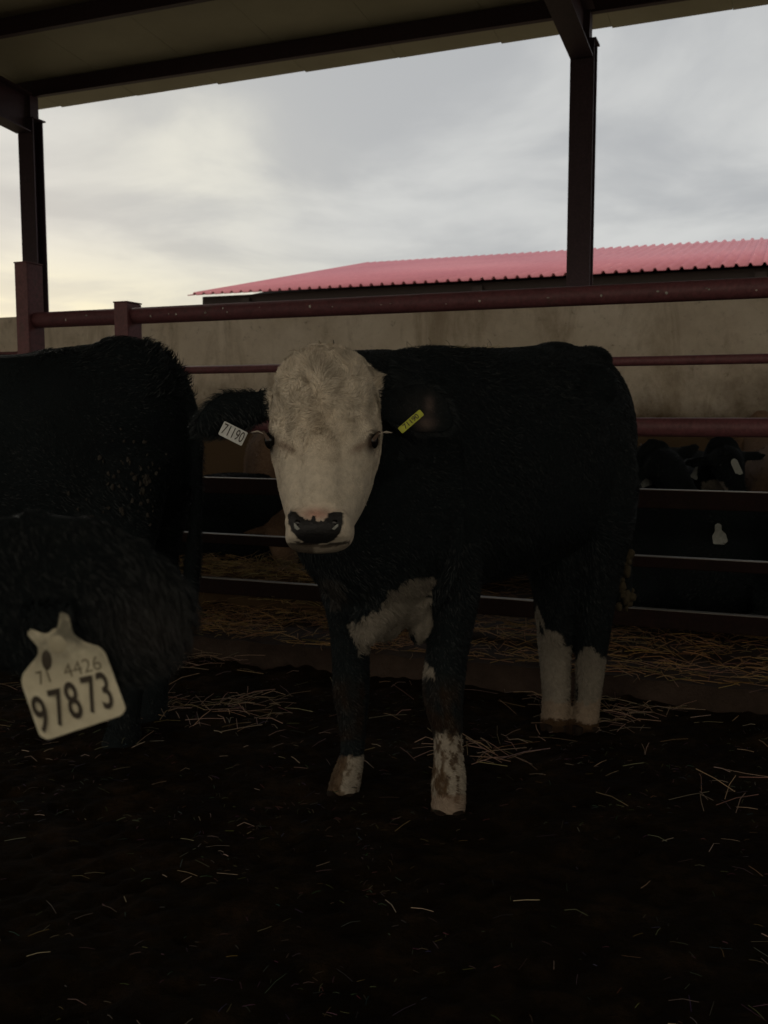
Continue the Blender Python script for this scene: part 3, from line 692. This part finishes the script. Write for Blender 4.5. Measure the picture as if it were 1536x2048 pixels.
for q in ([(582,1036),(592,1036),(602,1046),(607,1056),(598,1060),(588,1052)], [(678,1036),(669,1038),(662,1046),(660,1055),(668,1058),(677,1050)]):
    pp = [snap(x, y, .004)[0] for x, y in q]; c = np.mean(pp, 0)
    V_, F_ = blob(c+Y1*.004, .008, .006, .0085, n=8); e = MB(); e.add(V_, F_); e.build('nostril', M['eye'], calf, smooth=True)
for q in ([(586,1043),(592,1046),(600,1056),(596,1062),(589,1056)], [(678,1046),(671,1049),(663,1058),(668,1062),(676,1054)]):
    drape('nostril_rim', [(x+random.uniform(-1.5,1.5), y+random.uniform(-1.5,1.5)) for x, y in q], M['tag_old'], calf, .002, 1.0, .0062)
0 and drape('pink_skin', [(604,1022),(618,1019),(660,1019),(668,1024),(660,1033),(640,1037),(622,1036),(610,1031)], M['pink'], calf, .0015, 1.5, .001)
# ear tags
def small_tag(pc, pxdir, w, h, nrm, material, s, parent, name='ear_tag', notch=True, ink='ink', ts=.9, sx=.75, bold=.0):
    mt = frame(pc, pxdir, nrm)
    out = round_poly([(-w/2,-h/2),(w/2,-h/2),(w/2,h/2-.0),(-w/2,h/2)], .003, 3)
    t = plate(name, out, .0018, mt, material, parent)
    if s:
        m2 = mt.copy(); m2[:3, 3] = mt[:3, 3]+mt[:3, 2]*.0009
        text_obj('number', s, h*ts, m2, M[ink], t, .0003, sx, bold)
    return t
t1 = at(466, 867, 2.235); t1x = at(490, 878, 2.235)-at(440, 853, 2.235)
tg = small_tag(t1, t1x, .060, .034, (0, -1, .05), M['tag_small'], '71190', calf, ts=1.05, sx=.6, bold=0)
tg['label'] = 'white ear tag printed 71190'
t2 = at(822, 843, 2.215); t2x = at(846, 824, 2.215)-at(800, 864, 2.215)
tg = small_tag(t2, t2x, .066, .0165, (.05, -1, .1), M['tag_yellow'], '71190', calf, ts=1.0, sx=1.05, bold=.0002)
tg['label'] = 'yellow ear tag seen nearly edge-on'
for (x, y) in ((826, 836),):
    p = at(x, y, 2.232); e = MB(); V_, F_ = blob(p, .006, .006, .006, n=6); e.add(V_, F_); e.build('tag_stud', M['tag_old'], calf, smooth=True)
# hooves half sunk in the muck
for (hx, hy, Y_) in ((896,1652,2.58),(682,1614,2.70),(1109,1470,3.33),(1168,1472,3.31)):
    for s_ in (-1, 1):
        c = at(hx, hy, Y_)+np.array([.021*s_, -.012, 0]); c[2] = -.022
        V_, F_ = loft([st(c+Z1*.03, X1, .019, Y1, .032), st(c, X1, .022, Y1, .042), st(c-Z1*.03, X1, .024, Y1, .048)], n=16)
        e = MB(); e.add(V_, F_); e.build('hoof', M['hoof'], calf, smooth=True)
# muck hanging in the tail, straw on the back
mb = MB()
for k in range(34):
    x = random.gauss(1252, 7); y = random.uniform(1105, 1226); c = at(x, y, 3.47+random.uniform(-.03,.03)); r = random.uniform(.007,.018)
    V_, F_ = blob(c, r, r, r*random.uniform(.8,2.0), n=6); V_ = V_+.003*noise3(V_, 90); mb.add(V_, F_)
mb.build('tail_muck', M['dung'], calf, smooth=True)
Q = []
for k in range(54):
    x = random.choice([random.gauss(985,14), random.gauss(930,12), random.uniform(800,1000), random.gauss(640,24)]); 
    y0 = 640
    p = None
    for y in range(640, 760, 3):
        p, n = snap(x, y, 0)
        if p is not None: break
    if p is not None: Q.append(p+Z1*.002)
o = straws('straw_bits', np.array(Q), .035, .0009, (.40,.33,.23), .8, parent=calf); o['kind'] = 'stuff'

# ------------------------------------------------------------------ generic cattle in local frames
def placed(partsl, loc, rot):
    c, s_ = math.cos(rot), math.sin(rot); Rm = np.array([[c,-s_,0],[s_,c,0],[0,0,1.]])
    return [(V @ Rm.T+np.asarray(loc), Fs) for V, Fs in partsl], Rm
def torso(k=1.0, z=0):   # standing, faces local +x, rump at x=-.62
    L = lambda x, zz, a, b: st((x*k, 0, zz*k+z), Y1, a*k, Z1, b*k)
    P = [loft([L(.50,.92,.10,.16), L(.42,.90,.17,.26), L(.28,.90,.22,.34), L(.05,.92,.27,.36), L(-.2,.93,.29,.36), L(-.42,.97,.27,.345), L(-.58,1.0,.235,.32), L(-.69,1.02,.17,.27), L(-.75,1.0,.09,.18)], n=36, p=2.25)]
    for sy in (-1, 1):
        P.append(loft([st((-.56*k,sy*.12*k,.95*k),Y1,.12*k,X1,.20*k), st((-.54*k,sy*.13*k,.75*k),Y1,.105*k,X1,.17*k), st((-.56*k,sy*.13*k,.58*k),Y1,.08*k,X1,.11*k), st((-.62*k,sy*.13*k,.44*k),Y1,.055*k,X1,.075*k),
                       st((-.62*k,sy*.13*k,.30*k),Y1,.04*k,X1,.045*k), st((-.59*k,sy*.13*k,.15*k),Y1,.038*k,X1,.042*k), st((-.57*k,sy*.13*k,.07*k),Y1,.046*k,X1,.052*k), st((-.55*k,sy*.13*k,-.02),Y1,.052*k,X1,.07*k)], n=20))
        P.append(loft([st((.28*k,sy*.14*k,.85*k),Y1,.10*k,X1,.15*k), st((.28*k,sy*.15*k,.66*k),Y1,.075*k,X1,.10*k), st((.28*k,sy*.14*k,.5*k),Y1,.058*k,X1,.068*k), st((.28*k,sy*.14*k,.36*k),Y1,.056*k,X1,.06*k),
                       st((.28*k,sy*.14*k,.2*k),Y1,.04*k,X1,.042*k), st((.29*k,sy*.14*k,.09*k),Y1,.046*k,X1,.05*k), st((.31*k,sy*.14*k,-.02),Y1,.054*k,X1,.07*k)], n=20))
    P.append(loft([st((-.72*k,0,1.24*k),Y1,.03*k,X1,.03*k), st((-.79*k,0,1.05*k),Y1,.022*k,X1,.022*k), st((-.79*k,0,.8*k),Y1,.018*k,X1,.018*k), st((-.77*k,0,.6*k),Y1,.03*k,X1,.03*k), st((-.76*k,0,.42*k),Y1,.02*k,X1,.02*k)], n=12))
    return P
def finish(root, partsl, voxel, colfn, nhair=0, hlen=.014, hw=.0011, flowdir=None, lift=.4):
    me = bake(partsl, voxel, 4); V, N = vdata(me); c = colfn(V, N); set_cols(me, c)
    o = link('body', me, M['coat'], root)
    if nhair:
        fd = np.asarray(flowdir if flowdir is not None else (0, 0, -1.))
        fur('body_hair', me, nhair, lambda P, N: hlen*(1+.5*noise(P, 9)), lambda P, N: np.tile(fd, (len(P), 1)), c, root, lift=lift, width=hw, curl=.5, cscale=9,
            weight=lambda P, N: 1.0*(P[:, 2] > .02))
    return me
mk = lambda base: (lambda V, N: np.tile(base, (len(V), 1))*(1+.25*noise(V, 6))[:, None])

# left black animal, rump towards the middle of the pen, head out of frame to the left
kL = .995; locL = np.array([-1.40, 3.34, 0]); rotL = math.pi-R(8)
Lc = empty('black_cow', locL, 'large black cow standing side on at the left, dung flakes on its haunch', 'cow')
P = torso(kL)
P.append(loft([st((.34,0,1.0),Y1,.17,Z1,.24), st((.55,0,1.05),Y1,.14,Z1,.19), st((.75,0,1.05),Y1,.12,Z1,.14)], n=20))
hp, _ = head_parts((.80,0,1.12), (1.14,0,.80), Y1); P += hp
P.append(blob((-.55,0,1.25), .14,.16,.085)); P.append(blob((-.30,0,1.24), .12,.1,.06)); P.append(blob((-.02,0,1.22), .2,.12,.06))
P, RmL = placed(P, locL, rotL)
meL = finish(Lc, P, .011, mk(BLACK*.95), 70000, .016, .0012, RmL @ np.array([-1,0,-.6]))
bvL = BVHTree.FromPolygons([tuple(v.co) for v in meL.vertices], [tuple(p.vertices) for p in meL.polygons])
# coarse tufts over the tail head
VL, NL = vdata(meL); pxL, pyL = proj(VL)
fur('rump_tufts', meL, 900, lambda P, N: .022+.022*rng.random(len(P)), lambda P, N: np.tile((.5,-.1,.6), (len(P),1)), np.tile(BLACK, (len(VL),1)), Lc, lift=.75, width=.0017, curl=.8, cscale=26,
    weight=lambda P, N: 1e-9+((proj(P)[0] > 285) & (proj(P)[1] < 800) & (N[:, 2]+N[:, 0] > .3))*1.0)
mb = MB(); spots = []
for k in range(64):
    x = random.gauss(262, 34); y = random.gauss(958, 44)
    if random.random() < .2: x = random.uniform(125, 300); y = random.uniform(840, 1060)
    spots.append((x, y, random.uniform(1.5, 4.6)))
for x, y, r in spots:
    p, n = snap(x, y, .004, bvL)
    if p is None: continue
    rr = r*3.1/F; V_, F_ = blob(p, rr*random.uniform(.7,1.1), rr*.6, rr*random.uniform(.9,1.7), n=5); V_ = V_+.0025*noise3(V_, 140); mb = MB(); mb.add(V_, F_); mb.build('dung_flake', M['dung_pale'], Lc)

# near animal: only its ear with the big tag reaches into the picture
locN = np.array([-.66, -.28, 0]); Nc = empty('tagged_cow', locN, 'out-of-focus black cow beside the camera, ear with large cream tag 97873 at lower left', 'cow')
P, RmN = placed(torso(.92), locN, R(88))
P.append(loft([st((-.64,.02,.98),X1,.15,Z1,.2), st((-.58,.30,.98),X1,.125,Z1,.17), st((-.50,.52,.96),X1,.10,Z1,.12)], n=20))
hp, hf = head_parts((-.44,.62,.985), (-.50,1.0,.74), X1, ears=False)
P += hp
ne = 16; rows = [(-.36,.705,.955,.030,0),(-.30,.70,.953,.050,.0),(-.25,.695,.950,.066,.0),(-.21,.69,.945,.068,-.1),(-.175,.69,.938,.055,-.3),(-.150,.69,.932,.034,-.5),(-.138,.69,.928,.014,-.6)]
S_ = catmull(rows, 5); Ve = []
for r in S_:
    up = np.array([r[4]*-.5, 0, 1.]); up /= np.linalg.norm(up)
    for j in range(ne):
        t = 2*math.pi*j/ne; Ve.append(r[:3]+up*r[3]*math.cos(t)+Y1*(.010*math.sin(t)-.2*r[3]*math.cos(t)**2))
m_ = len(S_); Fe = [(i*ne+j, i*ne+(j+1) % ne, (i+1)*ne+(j+1) % ne, (i+1)*ne+j) for i in range(m_-1) for j in range(ne)]+[tuple(range(ne))[::-1], tuple(range((m_-1)*ne, m_*ne))]
P.append((np.array(Ve), Fe))
def ncol(V, N):
    x, y = proj(V); c = np.tile(BLACK*.65, (len(V), 1)); k = np.exp(-((x-300)/90)**2-((y-1250)/70)**2)*(V[:, 1] > .5)
    return c+k[:, None]*np.array([.012,.009,.008])
meN = finish(Nc, P, .0065, ncol, 40000, .007, .0007, (0.6, 0, -.7))
VN, NN = vdata(meN)
fur('ear_hair', meN, 12000, lambda P, N: .009+.010*smooth01(P[:, 0], -.24, -.14), lambda P, N: np.stack([.7+0*P[:, 0], 0*P[:, 0], -.9+0*P[:, 0]], -1), ncol(VN, NN)*1.0+np.array([.003,.003,.0028]), Nc, lift=.35, width=.00035, curl=.45, cscale=30,
    weight=lambda P, N: ((P[:, 0] > -.33) & (P[:, 1] > .6) & (P[:, 1] < .8) & (P[:, 2] > .85))*1.0+1e-9)
fur('ear_tuft', meN, 900, lambda P, N: np.full(len(P), .022), lambda P, N: np.stack([.2+0*P[:, 0], -.4+0*P[:, 0], -1+0*P[:, 0]], -1), ncol(VN, NN)*1.6, Nc, lift=.8, width=.0005, curl=.5, cscale=30,
    weight=lambda P, N: 1e-12+((np.abs(proj(P)[0]-105) < 48) & (np.abs(proj(P)[1]-1235) < 34) & (N[:, 1] < -.2) & (P[:, 1] > .6) & (P[:, 1] < .8))*1.0)
# the large tag
TY = .667
def t2d(x, y):  # pixel of the outline -> metres in the tag plane
    return ((x-150)*TY/F, -(y-1380)*TY/F)
out = [(128,1214),(146,1222),(152,1262),(176,1280),(204,1288),(216,1302),(252,1422),(243,1436),(86,1490),(70,1480),(40,1366),(44,1346),(78,1306),(80,1290),(58,1262),(66,1250),(92,1262),(118,1256),(124,1238)]
mtN = frame(at(150,1380,TY), X1, (0,-1,-.08)); tagN = plate('ear_tag', round_poly([t2d(*p) for p in out], .003, 3), .002, mtN, M['tag_white'], Nc)
tagN['label'] = 'large cream ear tag printed 97873'
def tnum(s, x, y, size, ink, sx=.8, rot=17.5, bold=0):
    a = R(rot); px_ = np.array([math.cos(a), 0, math.sin(a)]); mt = frame(at(x, y, TY)-Y1*.0012, px_, (0,-1,-.08)); text_obj('number', s, size, mt, M[ink], tagN, .0003, sx, bold)
for ch, x, y in (('9',84,1432),('7',118,1418),('8',148,1404),('7',183,1392),('3',212,1384)): tnum(ch, x, y, .0385, 'ink', .52, 13, .0003)
tnum('7', 82, 1356, .0140, 'ink_faded', .7, 15); tnum('1', 98, 1352, .0140, 'ink_faded', .7, 15)
tnum('4426', 166, 1334, .0145, 'ink_faded', .95, 15); tnum('127', 128, 1306, .012, 'ink_faded', 1.1, 8)
V_, F_ = blob(at(95,1316,TY)-Y1*.001, .0040, .002, .0085, n=8); e = MB(); e.add(V_, F_); e.build('tag_hole', M['ink'], tagN, smooth=True)
V_, F_ = blob(at(118,1282,TY)-Y1*.001, .0085, .0025, .0095, n=8); e = MB(); e.add(V_, F_); e.build('tag_button', M['tag_worn'], tagN, smooth=True)
V_, F_ = loft([st(at(95,1262,.685), X1, .012, Y1, .006), st(at(100,1240,.69), X1, .013, Y1, .007), st(at(104,1215,.69), X1, .016, Y1, .010)], n=10)

# ------------------------------------------------------------------ animals in the next pen
def lying(k=1.0):      # faces local +x
    P = [loft([st((.5*k,0,.42*k),Y1,.12*k,Z1,.18*k), st((.36*k,0,.40*k),Y1,.22*k,Z1,.30*k), st((.1*k,0,.39*k),Y1,.31*k,Z1,.36*k), st((-.2*k,0,.38*k),Y1,.34*k,Z1,.36*k), st((-.45*k,.02*k,.38*k),Y1,.30*k,Z1,.35*k), st((-.62*k,.03*k,.33*k),Y1,.2*k,Z1,.28*k), st((-.7*k,.03*k,.28*k),Y1,.1*k,Z1,.16*k)], n=28)]
    for sy in (-1, 1):
        P.append(blob((-.38*k,sy*.26*k,.22*k), .24*k,.13*k,.2*k)); P.append(loft([st((.36*k,sy*.2*k,.22*k),Y1,.08*k,Z1,.09*k), st((.55*k,sy*.2*k,.08*k),Y1,.055*k,Z1,.06*k), st((.34*k,sy*.25*k,.06*k),Y1,.045*k,Z1,.05*k)], n=14))
    return P
def next_pen(name, label, cat, loc, rot, k, base, poll, nose, nhair=0, posture='lying', spots=(), group='cattle in the next pen'):
    root = empty(name, loc, label, cat, group)
    P = lying(k) if posture == 'lying' else torso(k)
    zc = .5*k if posture == 'lying' else 1.0*k
    poll = np.asarray(poll, float)*k; nose = np.asarray(nose, float)*k
    P.append(loft([st((.32*k,0,zc),Y1,.15*k,Z1,.18*k), st(poll*.5+np.array([.2*k,0,zc*.5]),Y1,.12*k,Z1,.13*k), st(poll,Y1,.09*k,Z1,.10*k)], n=18))
    hp, fr = head_parts(poll, nose, Y1); P += hp
    P, Rm = placed(P, loc, rot)
    def cf(V, N):
        c = np.tile(base, (len(V), 1))*(1+.3*noise(V, 7))[:, None]
        x, y = proj(V)
        for sx_, sy_, rx, ry, cc in spots:
            m = ((x-sx_)/rx)**2+((y-sy_)/ry)**2+.3*noise(V, 30) < 1; c[m] = cc
        return c
    me = finish(root, P, .013, cf, nhair, .016, .0016, Rm @ np.array([-1,0,-.5]))
    tr = BVHTree.FromPolygons([tuple(v.co) for v in me.vertices], [tuple(p.vertices) for p in me.polygons])
    return root, me, tr
z0 = .11
def P3(px_, Y): q = (px_-768)/F; return np.array([q*Y, Y, z0])
# left: black one lying against the rails, tan calf behind with its head down
r_, _, _ = next_pen('black_cow', 'black cow lying behind the rails between the left cow and the calf face', 'cow', P3(470, 5.62), R(199), .85, BLACK, (.75,0,.55), (1.05,0,.32), 24000)
r_, _, _ = next_pen('tan_cow', 'tan cow behind the rails at left, lowered muzzle showing below the calf chin', 'cow', P3(560, 6.05)+np.array([.0,0,-.10]), R(-82), .78, TAN, (.78,0,.62), (1.17,.0,.30), 26000, 'standing')
# right
r1, m1_, tr1 = next_pen('black_cow', 'black cow lying low behind the right-hand rails, pale ear tag between two rails', 'cow', P3(1400, 4.62), R(-28), .78, BLACK, (.52,-.22,.58), (.60,-.42,.25), 22000)
r2, m2_, tr2 = next_pen('black_cow', 'black cow with a square pale tag, right next to the calf\'s rump', 'cow', P3(1268, 5.45), R(-100), .98, BLACK*.8, (.66,.05,.78), (.86,.24,.56), 16000)
r3, m3_, tr3 = next_pen('black_cow', 'black cow with a white muzzle tip lying second from the right edge', 'cow', P3(1405, 5.55), R(-100), .96, BLACK*.8, (.70,0,.82), (.93,.05,.60), 16000, spots=((1430,975,26,16,WHITE*.5),))
r4, m4_, tr4 = next_pen('black_cow', 'black cow far back against the wall behind the cow with the white muzzle tip', 'cow', P3(1490, 6.15), R(60), .95, BLACK*.8, (.70,0,.85), (1.0,0,.7), 12000)
r7, m7_, tr7 = next_pen('brown_cow', 'dark brown cow lying beyond the rails, glimpsed under the calf belly', 'cow', P3(960, 5.75), R(10), .80, np.array([.045,.027,.018]), (.62,.1,.55), (.80,.3,.30), 6000)
r8, m8_, tr8 = next_pen('black_cow', 'black cow resting its head low beside the tan cow, nearest the right edge', 'cow', P3(1505, 5.3), R(-82), .95, BLACK*.9, (.62,.05,.80), (.84,.22,.58), 12000)
r6, m6_, tr6 = next_pen('black_cow', 'black cow lying farthest back between two other black cows behind the rails', 'cow', P3(1345, 6.7), R(-60), 1.0, BLACK*.9, (.66,.1,.80), (.80,.38,.62), 12000)
r5, m5_, tr5 = next_pen('tan_cow', 'tan cow at the right edge of the photo behind the rails', 'cow', P3(1600, 5.05), R(84), 1.12, TAN, (.66,0,.80), (.95,0,.5), 14000)
def far_tag(pc, w, h, root, rot=0, shape=None, m='tag_old', parent=None):
    a = R(rot); mt = frame(pc, (math.cos(a), 0, math.sin(a)), (0,-1,.05))
    o = plate('ear_tag', round_poly(shape or [(-w/2,-h/2),(w/2,-h/2),(w/2,h/2*.7),(w*.2,h/2),(-w*.2,h/2),(-w/2,h/2*.7)], .004, 2), .002, mt, M[m], root); return o
def on(px_, py_, tr, d=4.3):
    for k in range(40):      # nearest spot on the animal
        a = k*2.4; q = (px_+1.1*k*math.cos(a), py_+.8*k*math.sin(a)); p, n = snap(q[0], q[1], .015, tr)
        if p is not None: return p
    return at(px_, py_, d)
p = on(1440, 1070, tr1); tY = p[1]
far_tag(p, .05, .05, r1, 0, [((x-1440)*tY/F, -(y-1070)*tY/F) for x, y in ((1429,1050),(1436,1046),(1443,1050),(1443,1060),(1452,1068),(1458,1090),(1427,1088),(1424,1072),(1430,1062))])
far_tag(on(1515, 930, tr8, 4.8), .03, .04, r8, 10); far_tag(on(1292, 964, tr2, 4.7), .055, .045, r2, 18); far_tag(on(1393, 946, tr3, 4.8), .04, .065, r3, -30); far_tag(on(1473, 934, tr3, 4.8), .034, .085, r3, 25)

# ------------------------------------------------------------------ sky, sun, camera
SUN_EL, SUN_AZ = R(12), R(-24)      # azimuth from +Y, negative = left
w = bpy.data.worlds.new('World'); sc.world = w; w.use_nodes = True; nt = w.node_tree; nt.nodes.clear()
L = nt.links.new; nn = nt.nodes.new
def mth(op, a, b_=None, c_=None, clamp=False):
    n = nn('ShaderNodeMath'); n.operation = op; n.use_clamp = clamp
    for i_, v in enumerate((a, b_, c_)):
        if v is None: continue
        if isinstance(v, (int, float)): n.inputs[i_].default_value = v
        else: L(v, n.inputs[i_])
    return n.outputs[0]
def mrange(v, a, b_, c_=0., d=1.):
    n = nn('ShaderNodeMapRange'); n.interpolation_type = 'SMOOTHSTEP'; L(v, n.inputs[0])
    for i_, x in enumerate((a, b_, c_, d)): n.inputs[i_+1].default_value = x
    return n.outputs[0]
tc = nn('ShaderNodeTexCoord'); sx = nn('ShaderNodeSeparateXYZ'); L(tc.outputs['Generated'], sx.inputs[0])
zz = sx.outputs[2]; den = mth('ADD', mth('MAXIMUM', zz, 0.0), .10)
cb = nn('ShaderNodeCombineXYZ'); L(mth('DIVIDE', sx.outputs[0], den), cb.inputs[0]); L(mth('DIVIDE', sx.outputs[1], den), cb.inputs[1])
def cl(scale, detail, rough, off=(0,0,0), dist=0, st_=(1,1,1)):
    mp = nn('ShaderNodeMapping'); mp.inputs['Location'].default_value = off; mp.inputs['Scale'].default_value = st_; L(cb.outputs[0], mp.inputs[0])
    n = nn('ShaderNodeTexNoise'); n.inputs['Scale'].default_value = scale; n.inputs['Detail'].default_value = detail; n.inputs['Roughness'].default_value = rough; n.inputs['Distortion'].default_value = dist
    L(mp.outputs[0], n.inputs['Vector']); return n.outputs['Fac']
big = cl(.42, 7, .5, (3.1, 1.7, 0), .2, (1, .85, 1)); fine = cl(1.3, 8, .52, (1.3, 4.2, 0), .35, (1, .8, 1))
v = mth('ADD', mth('MULTIPLY', big, .42), mth('MULTIPLY', fine, .58)); f = mrange(v, .41, .59)
def rgbmix(fac, a, b_, mode='MIX'):
    n = nn('ShaderNodeMix'); n.data_type = 'RGBA'; n.blend_type = mode
    for s_, q in ((0, fac), (6, a), (7, b_)):
        if isinstance(q, (int, float)): n.inputs[s_].default_value = q
        elif isinstance(q, tuple): n.inputs[s_].default_value = (*q, 1)
        else: L(q, n.inputs[s_])
    return n.outputs[2]
cloud = rgbmix(f, (.475,.485,.495), (.65,.655,.645))
def lobe(px_, py_, k):
    d = at(px_, py_, 1.0)-np.array([0, 0, CZ]); d /= np.linalg.norm(d)
    dp = nn('ShaderNodeVectorMath'); dp.operation = 'DOT_PRODUCT'; L(tc.outputs['Generated'], dp.inputs[0]); dp.inputs[1].default_value = tuple(d)
    return mth('POWER', mth('MAXIMUM', dp.outputs['Value'], 0), k)
warm = lobe(60, 680, 26); low = mrange(zz, .07, .19, 1, .12)
g1 = mth('MULTIPLY', warm, low, clamp=True)
cloud = rgbmix(mth('MULTIPLY', g1, mrange(f, 0, 1, .55, 1.0)), cloud, (.93,.86,.60))
g2 = lobe(400, 315, 260)
cloud = rgbmix(mth('MULTIPLY', g2, mrange(fine, .38, .6, .15, .75)), cloud, (.82,.80,.70))
back = mrange(sx.outputs[1], -.35, .15, 1, 0); cloud = rgbmix(back, cloud, rgbmix(1.0, cloud, (1.9, 1.66, 1.32), 'MULTIPLY'))  # out-of-view sky behind the camera brightened and warmed to fill the interior
hi = mrange(zz, .40, .75, 1.0, 2.0); vm = nn('ShaderNodeVectorMath'); vm.operation = 'SCALE'; L(cloud, vm.inputs[0]); L(hi, vm.inputs['Scale'])
bg = nn('ShaderNodeBackground'); L(vm.outputs[0], bg.inputs[0]); bg.inputs[1].default_value = 1.0
sky = nn('ShaderNodeTexSky'); sky.sky_type = 'NISHITA'; sky.sun_disc = False; sky.sun_elevation = SUN_EL; sky.sun_rotation = SUN_AZ
bg2 = nn('ShaderNodeBackground'); L(sky.outputs[0], bg2.inputs[0]); bg2.inputs[1].default_value = .08
mx = nn('ShaderNodeMixShader'); mx.inputs[0].default_value = .06; L(bg.outputs[0], mx.inputs[1]); L(bg2.outputs[0], mx.inputs[2])
ow = nn('ShaderNodeOutputWorld'); L(mx.outputs[0], ow.inputs[0])
sl = bpy.data.lights.new('sun', 'SUN'); sl.energy = .6; sl.angle = R(14); sl.color = (1, .93, .82)
so = bpy.data.objects.new('sun', sl); COL.objects.link(so)
sdv = Vector((math.sin(SUN_AZ)*math.cos(SUN_EL), math.cos(SUN_AZ)*math.cos(SUN_EL), math.sin(SUN_EL)))
so.rotation_euler = sdv.to_track_quat('Z', 'Y').to_euler(); so.location = (0, 0, 20)
cam = bpy.data.cameras.new('camera'); co = bpy.data.objects.new('camera', cam); COL.objects.link(co); sc.camera = co
co.location = (0, 0, CZ); co.rotation_euler = (math.pi/2-PITCH, 0, 0)
cam.sensor_fit = 'VERTICAL'; cam.sensor_height = 36; cam.lens = F/2048*36; cam.clip_start = .02; cam.clip_end = 2000
cam.dof.use_dof = True; cam.dof.focus_distance = 2.15; cam.dof.aperture_fstop = 9.5
sc.render.resolution_x = 768; sc.render.resolution_y = 1024
sc.view_settings.view_transform = 'Standard'; sc.view_settings.look = 'None'; sc.view_settings.exposure = 0; sc.view_settings.gamma = 1
sc.cycles.max_bounces = 6; sc.cycles.diffuse_bounces = 4
